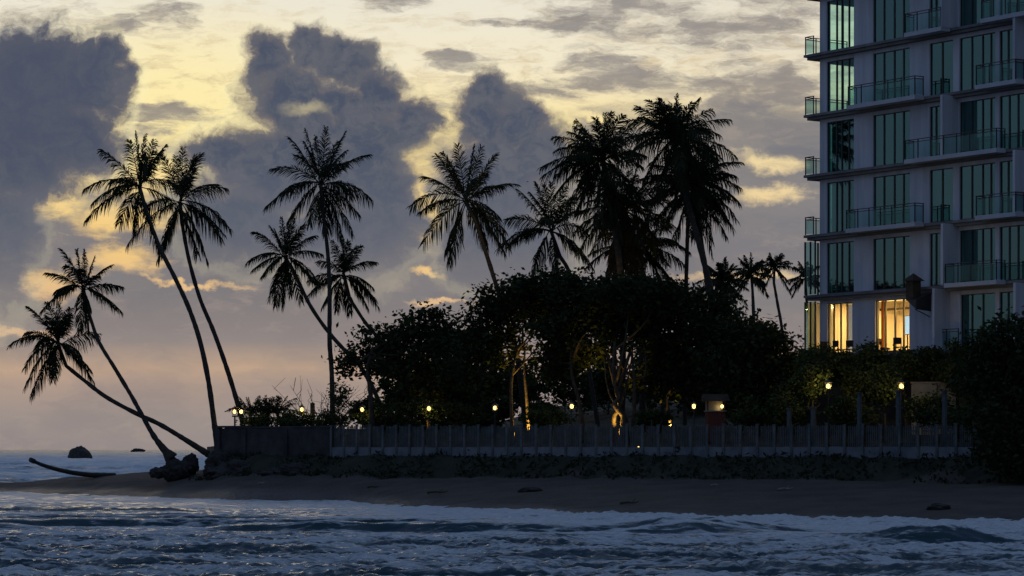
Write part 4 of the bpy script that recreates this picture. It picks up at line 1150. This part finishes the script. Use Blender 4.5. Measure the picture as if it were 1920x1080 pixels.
def window(s0, s1, z0, z1, mull, glass, cur=None, curmat='curtain'):
    mb = MB(); e0, e1 = .08, .16; t = .05
    mb.box(s0, s0 + t, e0, e1, z0, z1); mb.box(s1 - t, s1, e0, e1, z0, z1); mb.box(s0 + t, s1 - t, e0, e1, z0, z0 + t); mb.box(s0 + t, s1 - t, e0, e1, z1 - t, z1)
    for m in mull:
        c = s0 + (s1 - s0) * m; mb.box(c - .04, c + .04, e0 - .01, e1 + .01, z0 + t, z1 - t)
    w = mb.build('window', M['frame'], bld)
    g = MB(); pane_quad(g, s0 + t, s1 - t, .12, z0 + t, z1 - t); g.build('pane', M[glass], w)
    for (a, b) in (cur or []):
        n = max(8, int((b - a) * (s1 - s0) * 9)); vs = []
        for i in range(n + 1):
            x = s0 + t + (a + (b - a) * i / n) * (s1 - s0 - 2 * t); y = .42 + .05 * math.sin(i * 1.9) + .02 * math.sin(i * .7)
            vs += [(x, y, z0 + .02), (x, y, z1 - .03)]
        c = mesh_obj('curtain', vs, [(2 * i, 2 * i + 2, 2 * i + 3, 2 * i + 1) for i in range(n)], M[curmat], w)


rr = np.random.default_rng(12)
for fl in range(NF):
    z0, z1 = ZF[fl] + .14, ZF[fl + 1] - .14 - .32
    for k, (a, b, mu) in enumerate(wx[fl]):
        lit = fl == 0 and k < 2
        cur = None
        if not lit and not (k == 0 and fl in (4, 5, 6)):
            cur = [(0, rr.uniform(.25, .5)), (rr.uniform(.6, .75), 1)] if rr.uniform() < .3 else ([(0, 1)] if rr.uniform() < .5 else None)
        if lit and k == 0: window(sp(a), sp(b), z0, z1, mu, 'pane_clear', [(0, .62)], 'sheer_diffuser')  # sheer cloth added here to catch the room light and brighten the window
        elif lit and k == 1: window(sp(a), sp(b), z0, z1, mu, 'pane_clear', [(0, .10)], 'curtain_o')
        else: window(sp(a), sp(b), z0, z1, mu, 'pane_clear' if lit else ('pane_teal' if k == 0 and fl in (4, 5, 6) else 'pane'), cur)
    for a, b in far_w: window(a, b, z0, z1, (.5,), 'pane', [(0, .4)])
    # end windows towards the sea, seen edge on through the corner rooms
    mb = MB(); 
    for e in (.55, 1.7, 2.84): mb.box(.08, .16, e, e + .06, z0, z1)
    w = mb.build('window', M['frame'], bld)
    g = MB(); g.add([(.12, .61, z0), (.12, 2.84, z0), (.12, 2.84, z1), (.12, .61, z1)], [(0, 1, 2, 3)])
    g.build('pane', M['pane_clear' if fl in (0, 4, 5, 6) else 'pane'], w)
    if fl not in (0, 4, 5, 6):
        vs = []; n = 20
        for i in range(n + 1):
            e = .6 + 2.25 * i / n; x = .42 + .04 * math.sin(i * 1.9); vs += [(x, e, z0), (x, e, z1)]
        mesh_obj('curtain', vs, [(2 * i, 2 * i + 2, 2 * i + 3, 2 * i + 1) for i in range(n)], M['curtain'], w)


def railing(name, path, z, h, parent, posts=1.05, mat='rail_glass'):
    """glass railing along a polyline of (s,e)"""
    fr = MB(); gl = MB()
    for (a, b) in zip(path[:-1], path[1:]):
        a = np.array(a, float); b = np.array(b, float); L = np.linalg.norm(b - a); n = max(1, round(L / posts))
        for i in range(n + 1):
            q = a + (b - a) * i / n
            fr.box(q[0] - .025, q[0] + .025, q[1] - .025, q[1] + .025, z, z + h)
        d = (b - a) / L; nrm = np.array([-d[1], d[0]])
        for zz, w in ((z + h, .03), (z + h - .14, .018)):
            c = [a - nrm * w - d * .03, b - nrm * w + d * .03, b + nrm * w + d * .03, a + nrm * w - d * .03]
            fr.add([(p[0], p[1], zz - .022) for p in c] + [(p[0], p[1], zz + .022) for p in c], [(0, 3, 2, 1), (4, 5, 6, 7), (0, 1, 5, 4), (1, 2, 6, 5), (2, 3, 7, 6), (3, 0, 4, 7)])
        gl.add([(a[0], a[1], z + .06), (b[0], b[1], z + .06), (b[0], b[1], z + h - .17), (a[0], a[1], z + h - .17)], [(0, 1, 2, 3)])
    o = fr.build(name, M['frame'], parent)
    gl.build('glass_panel', M[mat], o)
    return o


def balcony(fl, pa, pb, out=1.25):
    z = ZF[fl]; a, b = sp(pa, -out), sp(pb, -out)
    mb = MB(); mb.box(a, b, -out, -.552, z - .11, z + .13)
    o = mb.build('balcony', M['slab'], bld)
    railing('railing', [(a + .05, -.56), (a + .05, -out + .06), (b - .05, -out + .06), (b - .05, -.56)], z + .13, 1.08, o)


for fl, pa, pb in [(5, 1695, 1764), (5, 1838, 1930), (4, 1588, 1715), (4, 1828, 1904), (3, 1695, 1868), (2, 1585, 1715), (2, 1828, 1904), (1, 1770, 1868), (6, 1588, 1715), (6, 1828, 1904), (7, 1695, 1868)]:
    balcony(fl, pa, pb)
# end balconies facing the sea
for fl in range(2, NF):
    railing('end_railing', [(-.04, -.45), (-.78, -.45), (-.78, 2.8)], ZF[fl] + .10, 1.05, bld, .8)
# enclosed glass bay at the end of the two lowest floors
for fl in (0, 1):
    mb = MB(); z0, z1 = ZF[fl] + (.14 if fl else -3), ZF[fl + 1] - .3
    for (s_, e_) in ((-1.0, -.3), (-.5, -.3), (-.06, -.3), (-1.0, .7), (-1.0, 1.7), (-1.0, 2.7)):
        mb.box(s_ - .04, s_ + .04, e_ - .04, e_ + .04, z0, z1)
    o = mb.build('glazed_bay', M['frame'], bld)
    g = MB(); g.add([(-1.0, -.3, z0), (-.06, -.3, z0), (-.06, -.3, z1), (-1.0, -.3, z1)], [(0, 1, 2, 3)]); g.add([(-1.01, -.26, z0), (-1.01, 2.7, z0), (-1.01, 2.7, z1), (-1.01, -.26, z1)], [(0, 1, 2, 3)])
    g.build('pane', M['rail_glass'], o)
vs = []
for i in range(25):
    q = (-.92 + .86 * i / 12, -.16) if i <= 12 else (-.92, -.16 + 2.6 * (i - 12) / 12)
    q = (q[0], q[1] + .03 * math.sin(i * 1.9)) if i <= 12 else (q[0] + .03 * math.sin(i * 1.9), q[1])
    vs += [(q[0], q[1], ZF[0] - 2.6), (q[0], q[1], ZF[1] - .36)]
mesh_obj('curtain', vs, [(2 * i, 2 * i + 2, 2 * i + 3, 2 * i + 1) for i in range(24) if i != 12], M['sheer_diffuser'], bld)  # added cloth that catches the bay light so the glass looks pale
# upright fins that join balconies of alternate floors
for fl, px in [(5, 1764), (3, 1765), (1, 1766), (4, 1901), (2, 1901), (0, 1902), (0, 1750), (6, 1901), (7, 1765)]:
    out = 1.2; s = sp(px, -out)
    mb = MB(); mb.box(s - .09, s + .09, -out, -.001, ZF[fl] + .1, ZF[fl + 1] - .1); 
    mb.build('fin', M['concrete'], bld)
railing('railing', [(sp(1753, -.6), -.6), (sp(1797, -.6), -.6)], ZF[0] + .1, 1.1, bld)
# podium under the building
mb = MB(); mb.box(-3.0, LEN, -2.2, DEP, 2.0, ZF[0] - .16); mb.build('podium', M['wallstone'], bld)
mb = MB(); mb.box(.2, 25.8, .5, 13.5, ZF[NF] + .15, ZF[NF] + .3); mb.build('roof', M['slab'], bld)
# lamps inside the two lit rooms
mb = MB()
for e in (1.6, 3.6): mb.box(.8, sp(1725), e, e + .14, ZF[1] - .24, ZF[1] - .205)
mb.build('ceiling_strip', M['strip'], bld)
mb = MB()
for e in (2.0,): mb.box(TH + .05, sp(1735) - .1, 4.4, 4.6, ZF[1] - .75, ZF[1] - .62)
mb.build('ceiling_beam', M['wood'], bld)
for (s_, e_) in ((2.0, 2.6), (6.3, 2.6), (8.6, 2.6)):
    l = bpy.data.lights.new('room_light', 'AREA'); l.energy = 480; l.color = (1, .61, .20); l.size = 1.2
    o = bpy.data.objects.new('room_light', l); COL.objects.link(o); o.parent = bld; o.location = (s_, e_, ZF[1] - .52)
l = point((-.7, .9, ZF[1] - .7), 60, (1, .66, .25), .15, 'bay_light', bld)
l.location = (-.7, 1.9, ZF[1] - .45)
# a dim lamp high in two upper corner rooms is not needed: the sky shows through them

# a glowing screen inside the right lit room
q = sp(1700)
r = empty('wall_screen', (0, 0, 0), 0, 'pale blue glowing screen inside the right lit window', 'screen')
a = np.array([BX, BY, 0.]) + np.array([SA[0], SA[1], 0]) * (sp(1701.5, .6)) + np.array([EA[0], EA[1], 0]) * .6
r.location = (a[0], a[1], ZF[0] + .14); r.rotation_euler = (0, 0, BANG)
mb = MB(); mb.box(-.24, .20, 0, .06, .95, 2.05); sc_o = mb.build('casing', M['frame'], r)
mb = MB(); mb.add([(-.22, -.004, .98), (.18, -.004, .98), (.18, -.004, 2.02), (-.22, -.004, 2.02)], [(0, 1, 2, 3)]); mb.build('display', M['screen'], r)
mb = MB(); mb.box(-.06, .02, .01, .05, 0, .95); mb.box(-.2, .16, -.1, .2, 0, .04); mb.build('stand', M['frame'], r)

# dark sloping awning on the front and the little pitched box over it
def bpt(s, e, z): return np.array([BX + SA[0] * s + EA[0] * e, BY + SA[1] * s + EA[1] * e, z])
zpx = lambda py, D: CAM_H + (HOR - py) / F * D
e0 = -2.3; sa, sb = sp(1701, e0), sp(1746, -.6)
q = bpt(sp(1722, -1.2), -1.2, 0); D0 = q[1]
r = empty('awning', (BX, BY, 0), BANG, 'dark sloping awning on the wall over the right lit window', 'awning')
sx = sp(1746, -.56)
zt1, zt0, zb = zpx(549, D0), zpx(556, D0), zpx(584, D0)
mb = MB(); s2 = sp(1703, -1.6)
mb.add([(s2, -.56, zt1), (sx, -.56, zt1), (sx, -1.7, zt0 - .2), (s2, -1.7, zt0 - .2), (s2, -.56, zb + .55), (sx, -.56, zb), (sx, -1.7, zb + .1), (s2, -1.7, zb + .62)],
       [(0, 1, 2, 3), (7, 6, 5, 4), (0, 3, 7, 4), (1, 5, 6, 2), (3, 2, 6, 7), (0, 4, 5, 1)])
mb.build('canopy', M['metal'], r)
mb = MB(); mb.tube(np.array([[s2 + .1, -1.68, zb + .62], [s2 + .1, -.56, zb + .2]]), .03, 6); mb.tube(np.array([[sx - .1, -1.68, zb + .1], [sx - .1, -.56, zb - .3]]), .03, 6); mb.build('bracket', M['metal'], r)
sc1 = sp(1712.5, -1.3); cpos = bpt(sc1, -1.3, 0)
r = empty('roof_lantern', (cpos[0], cpos[1], zt0 - .02), BANG, 'dark little box with a pitched cap standing on the awning', 'ornament')
mb = MB(); hh = zpx(526, D0) - zt0; mb.box(-.30, .30, -.30, .30, -.2, hh); mb.build('box', M['wood'], r)
mb = MB(); ap = zpx(511, D0) - zt0; mb.add([(-.48, -.45, hh), (.48, -.45, hh), (.48, .45, hh), (-.48, .45, hh), (0, 0, ap)], [(0, 1, 4), (1, 2, 4), (2, 3, 4), (3, 0, 4), (3, 2, 1, 0)]); mb.build('pitched_cap', M['wood'], r)


# terrace chairs in silhouette
def chair(px, D, turn, label, first=[None]):
    if first[0] is None:
        r = empty('terrace_chair', (0, 0, 0))
        mb = MB(); mb.box(-.24, .24, -.24, .24, .43, .48); mb.build('seat', M['wood'], r)
        mb = MB(); mb.box(-.24, .24, .2, .24, .62, 1.0); mb.build('backrest', M['wood'], r)
        for sx in (-.21, .21):
            for sy in (-.21, .21):
                mb = MB(); mb.box(sx - .025, sx + .025, sy - .025, sy + .025, 0, .43 if sy < 0 else .62); mb.build('leg', M['wood'], r)
        first[0] = r
    else: r = copy_tree(first[0])
    e = -1.1; s = sp(px, e); p = bpt(s, e, ZF[0] - .16)
    r.location = tuple(map(float, p)); r.rotation_euler = (0, 0, turn)
    tag(r, label, 'chair', 'dark chairs on the hotel terrace')


for px, tn, lab in [(1548, .4, 'dark terrace chair left of the left lit window'), (1572, 2.2, 'dark terrace chair in front of the left lit window, left one'), (1590, -.6, 'dark terrace chair in front of the left lit window, right one'),
                    (1655, 1.0, 'dark terrace chair in front of the right lit window, left one'), (1684, 2.8, 'dark terrace chair in front of the right lit window, right one')]:
    chair(px, 160, tn, lab)

# ------------------------------------------------------------------ sky
SUN_AZ = math.atan2(-0.122, 1.0)            # towards the brightest gap in the cloud
world = bpy.data.worlds.new('World'); sc.world = world; world.use_nodes = True
nt = world.node_tree; nt.nodes.clear(); L = nt.links.new


def setin(sock, v):
    if isinstance(v, bpy.types.NodeSocket): L(v, sock)
    elif v is not None: sock.default_value = v


def mth(op, a, b=None, c=None, clamp=False):
    n = nt.nodes.new('ShaderNodeMath'); n.operation = op; n.use_clamp = clamp
    setin(n.inputs[0], a)
    if b is not None: setin(n.inputs[1], b)
    if c is not None: setin(n.inputs[2], c)
    return n.outputs[0]


def vm(op, a, b=None):
    n = nt.nodes.new('ShaderNodeVectorMath'); n.operation = op
    setin(n.inputs[0], a)
    if b is not None: setin(n.inputs[1], b)
    return n.outputs['Value'] if op in ('LENGTH', 'DOT_PRODUCT') else n.outputs[0]


def sstep(x, a, b, lo=0.0, hi=1.0):
    n = nt.nodes.new('ShaderNodeMapRange'); n.interpolation_type = 'SMOOTHSTEP'
    setin(n.inputs['Value'], x); setin(n.inputs['From Min'], a); setin(n.inputs['From Max'], b)
    n.inputs['To Min'].default_value = lo; n.inputs['To Max'].default_value = hi
    return n.outputs['Result']


def mixc(f, a, b):
    n = nt.nodes.new('ShaderNodeMix'); n.data_type = 'RGBA'
    setin(n.inputs[0], f); setin(n.inputs[6], a); setin(n.inputs[7], b)
    return n.outputs[2]


def ramp(x, stops, a, b):
    """colour ramp over x in [a,b], stops (x, (r,g,b) as seen)"""
    t = mth('DIVIDE', mth('SUBTRACT', x, a), b - a)
    n = nt.nodes.new('ShaderNodeValToRGB'); cr = n.color_ramp
    while len(cr.elements) < len(stops): cr.elements.new(.5)
    for e, (p, c) in zip(cr.elements, stops):
        e.position = min(1, max(0, (p - a) / (b - a))); e.color = lin(*c)
    setin(n.inputs[0], t)
    return n.outputs[0]


def noise(v, scale, detail=6, rough=.55, color=False, dist=0):
    n = nt.nodes.new('ShaderNodeTexNoise'); n.inputs['Scale'].default_value = scale; n.inputs['Detail'].default_value = detail
    n.inputs['Roughness'].default_value = rough; n.inputs['Distortion'].default_value = dist
    L(v, n.inputs['Vector'])
    return n.outputs['Color'] if color else n.outputs['Fac']


def comb(x, y, z=0.0):
    n = nt.nodes.new('ShaderNodeCombineXYZ'); setin(n.inputs[0], x); setin(n.inputs[1], y); setin(n.inputs[2], z)
    return n.outputs[0]


tc = nt.nodes.new('ShaderNodeTexCoord'); sep = nt.nodes.new('ShaderNodeSeparateXYZ'); L(tc.outputs['Generated'], sep.inputs[0])
dx, dy, dz = sep.outputs
yy = mth('MAXIMUM', dy, 0.08)
TU = mth('DIVIDE', dx, yy); TV = mth('DIVIDE', dz, yy)     # tangents of bearing and height over due north (+Y)
SX = mth('MULTIPLY_ADD', TU, 51.75, 9.6); SY = mth('MULTIPLY_ADD', TV, -51.75, 8.43)
SP = comb(SX, SY)
wn = vm('SUBTRACT', noise(SP, .55, 3, .5, True), (.5, .5, .5))
SPw = vm('ADD', SP, vm('MULTIPLY', wn, (1.1, .8, 0)))
wn2 = vm('SUBTRACT', noise(SP, 2.2, 6, .62, True), (.5, .5, .5))
SPb = vm('ADD', SPw, vm('MULTIPLY', wn2, (.55, .5, 0)))
wn3 = vm('SUBTRACT', noise(comb(mth('MULTIPLY', SX, .5), mth('MULTIPLY', SY, 1.5)), 1.6, 7, .6, True), (.5, .5, .5))
SPs = vm('ADD', SP, vm('MULTIPLY', wn3, (1.6, .5, 0)))


def blobs(v, lst, k=.3):
    acc = None
    for (cx, cy, rx, ry) in lst:
        d = vm('MULTIPLY', vm('SUBTRACT', v, (cx, cy, 0)), (1 / rx, 1 / ry, 0))
        f = mth('SUBTRACT', 1.0, vm('LENGTH', d))
        acc = f if acc is None else mth('SMOOTH_MAX', acc, f, k)
    return acc


# clear evening sky behind the clouds
base = ramp(SY, [(-14, (112, 130, 158)), (-7, (158, 168, 182)), (-2.5, (214, 216, 212)), (-.3, (234, 229, 214)), (1.2, (244, 233, 203)), (2.4, (251, 227, 158)), (4.5, (250, 207, 128)), (6.0, (218, 180, 144)), (6.9, (192, 160, 136)), (8.43, (158, 142, 136))], -14, 8.5)
glow = sstep(vm('LENGTH', vm('MULTIPLY', vm('SUBTRACT', SP, (3.3, 1.9, 0)), (1 / 4.4, 1 / 2.4, 0))), 1.0, 0.0)
base = mixc(mth('MULTIPLY', glow, .85), base, lin(255, 237, 172))
base = mixc(sstep(SX, 9.0, 17.0, 0, .45), base, lin(222, 210, 190))
# faint golden-brown mottling of high thin cloud
mot = noise(vm('MULTIPLY', SPs, (.7, 2.2, 1)), 1.7, 8, .66)
base = mixc(mth('MULTIPLY', sstep(mot, .47, .72), sstep(SY, -.5, 1.6, .35, .75)), base, lin(206, 184, 146))
# thin streaks of high cloud
stn = noise(vm('MULTIPLY', SPs, (.42, 1.35, 1)), 1.15, 9, .66)
stf = sstep(blobs(SPs, [(13.2, .15, 3.4, .95), (14.6, 1.0, 1.8, .55), (12.8, 1.62, 3.8, .42), (15.0, 2.0, 3.0, .6), (2.75, .42, 1.35, .38), (.8, .25, 1.6, .3), (8.6, 1.12, .75, .22), (8.4, 1.65, .6, .3), (8.5, 1.95, .5, .2), (10.2, .45, 1.4, .14), (11.2, 1.2, .8, .2), (7.2, .0, .8, .2), (3.3, 2.15, 1.0, .2), (2.6, 2.5, .7, .16), (16.5, 1.5, 3, 2)], .2), -.7, .6, -.85, .42)
stm = sstep(mth('ADD', stf, mth('MULTIPLY_ADD', stn, 5.2, -2.6)), -.25, .8)
stc = mixc(sstep(stn, .38, .7), lin(168, 158, 146), lin(120, 116, 121))
c = mixc(mth('MULTIPLY', stm, .84), base, stc)
# soft low overcast with openings
ovn = noise(vm('MULTIPLY', SPs, (.5, 1.0, 1)), .75, 8, .6)
opn = blobs(SPb, [(1.15, 3.75, .70, .42), (1.5, 3.45, .5, .25), (2.25, 4.15, 1.1, .36), (2.25, 4.95, .8, .34), (1.0, 5.45, .4, .35), (3.1, 2.3, 1.3, .45), (2.8, 3.3, 1.1, .5), (8.15, 5.16, .42, .085), (8.35, 5.62, .75, .055), (3.6, 5.34, .9, .06), (14.4, 3.06, .8, .19), (14.5, 3.62, .8, .19), (11.1, 2.2, .6, .1), (10.45, 2.3, .34, .38), (7.92, 3.15, .28, .7), (7.85, 4.0, .26, .6), (8.1, 1.6, .45, .5), (14.0, 5.2, 1.2, .12), (.6, 6.2, 1.0, .10), (11.3, 1.55, .4, .12), (13.6, 1.9, .5, .14)], .1)
opx = noise(vm('MULTIPLY', SPs, (.8, 1.7, 1)), 1.5, 7, .64)
opm = sstep(mth('ADD', opn, mth('MULTIPLY_ADD', opx, 2.0, -1.0)), -.30, .75)
ovm = sstep(mth('ADD', mth('ADD', SY, mth('MULTIPLY_ADD', ovn, 2.6, -1.3)), sstep(SX, 9.0, 13.5, 0, .75)), 2.15, 3.2)
ovm = mth('MULTIPLY', ovm, mth('SUBTRACT', 1.0, mth('MULTIPLY', opm, .95)))
ovc = ramp(SY, [(1.5, (146, 138, 134)), (3.0, (131, 128, 131)), (4.6, (112, 114, 125)), (5.7, (123, 121, 125)), (6.4, (146, 135, 131)), (6.9, (194, 164, 138)), (7.25, (174, 152, 138)), (7.8, (157, 144, 138)), (8.43, (150, 139, 136))], 1.5, 8.5)
ovc = mixc(sstep(ovn, .38, .66, 0, .45), ovc, mixc(sstep(SY, 5.2, 6.4), lin(92, 99, 114), lin(134, 126, 127)))
ovc = mixc(sstep(opx, .50, .72, 0, .30), ovc, lin(176, 158, 146))
ovc = mixc(mth('MULTIPLY', sstep(SX, 6, 14), sstep(SY, 5.8, 7.2, 0, .5)), ovc, lin(134, 127, 137))
c = mixc(mth('MULTIPLY', ovm, sstep(SY, 5.6, 6.6, .93, 1.0)), c, ovc)
# heaped dark clouds
cum = blobs(SPb, [(.55, 1.6, 1.5, 1.3), (1.7, 1.5, .85, .9), (2.05, 1.15, .5, .5), (.2, 2.8, 1.8, 1.3), (1.3, 2.55, 1.0, .85), (-.1, 4.5, .95, 1.6), (-1.8, 2.2, 1.7, 1.5), (-3.6, 3.4, 1.9, 1.2), (6.4, 1.85, .6, .45),
                  (5.0, 1.15, .56, .56), (5.82, .92, .52, .5), (6.5, 1.15, .6, .5), (7.1, 1.7, .68, .62), (7.65, 2.3, .58, .72), (5.6, 1.9, 1.15, .95), (6.6, 2.8, 1.5, 1.3), (5.2, 3.1, 1.3, 1.1), (4.3, 2.85, .85, .5), (7.2, 3.7, .75, 1.4), (4.5, 4.2, 1.3, .9), (6.4, 4.5, 1.5, .9),
                  (9.22, 1.72, .56, .48), (9.0, 2.3, .75, .8), (9.75, 2.3, .7, .7), (10.15, 2.95, .62, .75), (9.3, 3.4, 1.35, 1.2), (9.5, 4.6, 1.4, .9)], .22)
cun = noise(SPb, 1.5, 8, .6)
cuf = noise(vm('ADD', SPb, vm('MULTIPLY', wn3, (.3, .3, 0))), 4.5, 8, .68)
cue = mth('ADD', mth('ADD', cum, mth('MULTIPLY_ADD', cun, .9, -.45)), mth('MULTIPLY_ADD', cuf, .42, -.21))
cmk = sstep(cue, -.16, .34)
rim = mth('MULTIPLY', sstep(cue, -.30, -.02), sstep(cue, .25, .0))
c = mixc(mth('MULTIPLY', rim, mth('MULTIPLY_ADD', glow, .35, .10)), c, lin(255, 244, 190))
hole = sstep(blobs(SPb, [(5.8, 2.0, .50, .15), (7.93, 3.1, .2, .5), (2.3, 4.1, .7, .6), (10.5, 2.2, .2, .3)], .1), -.3, .8)
cmk = mth('MULTIPLY', cmk, mth('SUBTRACT', 1.0, mth('MULTIPLY', hole, .36)))
cmk = mth('MULTIPLY', cmk, sstep(SY, 4.1, 5.9, 1.0, 0.0))
cuc = mixc(sstep(cue, .05, .55), lin(132, 122, 116), lin(75, 83, 101))
cuc = mixc(sstep(mth('MULTIPLY_ADD', cuf, .5, mth('MULTIPLY', cun, .5)), .40, .62, 0, .75), cuc, lin(106, 107, 113))
cuc = mixc(sstep(SY, 2.6, 4.4, 0, .6), cuc, lin(101, 105, 117))
cuc = mixc(mth('MULTIPLY', sstep(SX, 3.0, 1.0), sstep(SY, 4.2, 2.5, 0, .7)), cuc, lin(76, 82, 100))
c = mixc(cmk, c, cuc)
# sky away from the sunset: the daylight model at a low sun under a blue dusk
sky = nt.nodes.new('ShaderNodeTexSky'); sky.sky_type = 'NISHITA'; sky.sun_disc = False
sky.sun_elevation = math.radians(5.5); sky.sun_rotation = SUN_AZ
nsk = mixc(1.0, sky.outputs[0], (0, 0, 0, 1))
nv = nt.nodes.new('ShaderNodeVectorMath'); nv.operation = 'SCALE'; L(sky.outputs[0], nv.inputs[0]); nv.inputs['Scale'].default_value = 0.05
el = ramp(dz, [(-.2, (40, 50, 62)), (0.0, (91, 99, 115)), (.3, (91, 111, 146)), (1.0, (88, 112, 154))], -.2, 1.0)
cl2 = sstep(noise(tc.outputs['Generated'], 3.0, 6, .6), .35, .7)
el = mixc(mth('MULTIPLY', cl2, .45), el, lin(80, 87, 103))
dome = vm('ADD', el, vm('MULTIPLY', nv.outputs[0], (.35, .35, .35)))
fm = mth('MULTIPLY', sstep(dy, .25, .6), mth('MULTIPLY', sstep(mth('ABSOLUTE', TU), .30, .95, 1, 0), sstep(TV, .22, .62, 1, 0)))
fm = mth('MULTIPLY', fm, sstep(dz, -.02, -.004))
c = mixc(fm, dome, c)
bg = nt.nodes.new('ShaderNodeBackground'); L(c, bg.inputs[0]); bg.inputs[1].default_value = 1.0
wo = nt.nodes.new('ShaderNodeOutputWorld'); L(bg.outputs[0], wo.inputs[0])
world.cycles.sampling_method = 'MANUAL'; world.cycles.sample_map_resolution = 2048

sl = bpy.data.lights.new('sun', 'SUN'); sl.energy = 0.12; sl.angle = math.radians(14); sl.color = (1.0, .78, .5)
so = bpy.data.objects.new('sun', sl); COL.objects.link(so)
sd = Vector((math.sin(SUN_AZ) * math.cos(math.radians(5.5)), math.cos(SUN_AZ) * math.cos(math.radians(5.5)), math.sin(math.radians(5.5))))
so.rotation_euler = (-sd).to_track_quat('-Z', 'Y').to_euler()
so.location = (-40, 200, 60)

# ------------------------------------------------------------------ camera and render settings
cam = bpy.data.cameras.new('camera'); co = bpy.data.objects.new('camera', cam); COL.objects.link(co)
co.location = (0, 0, CAM_H); co.rotation_euler = (math.radians(90), 0, 0)
cam.sensor_width = 36; cam.lens = 36 * F / 1920
cam.shift_y = (HOR - 540) / 1920
cam.clip_start = 1; cam.clip_end = 90000
sc.camera = co
sc.view_settings.view_transform = 'Standard'; sc.view_settings.look = 'None'; sc.view_settings.exposure = 0; sc.view_settings.gamma = 1
sc.render.engine = 'CYCLES'
sc.cycles.max_bounces = 8; sc.cycles.transparent_max_bounces = 16; sc.cycles.diffuse_bounces = 3; sc.cycles.glossy_bounces = 3
sc.cycles.sample_clamp_indirect = 4.0
sc.cycles.use_denoising = True
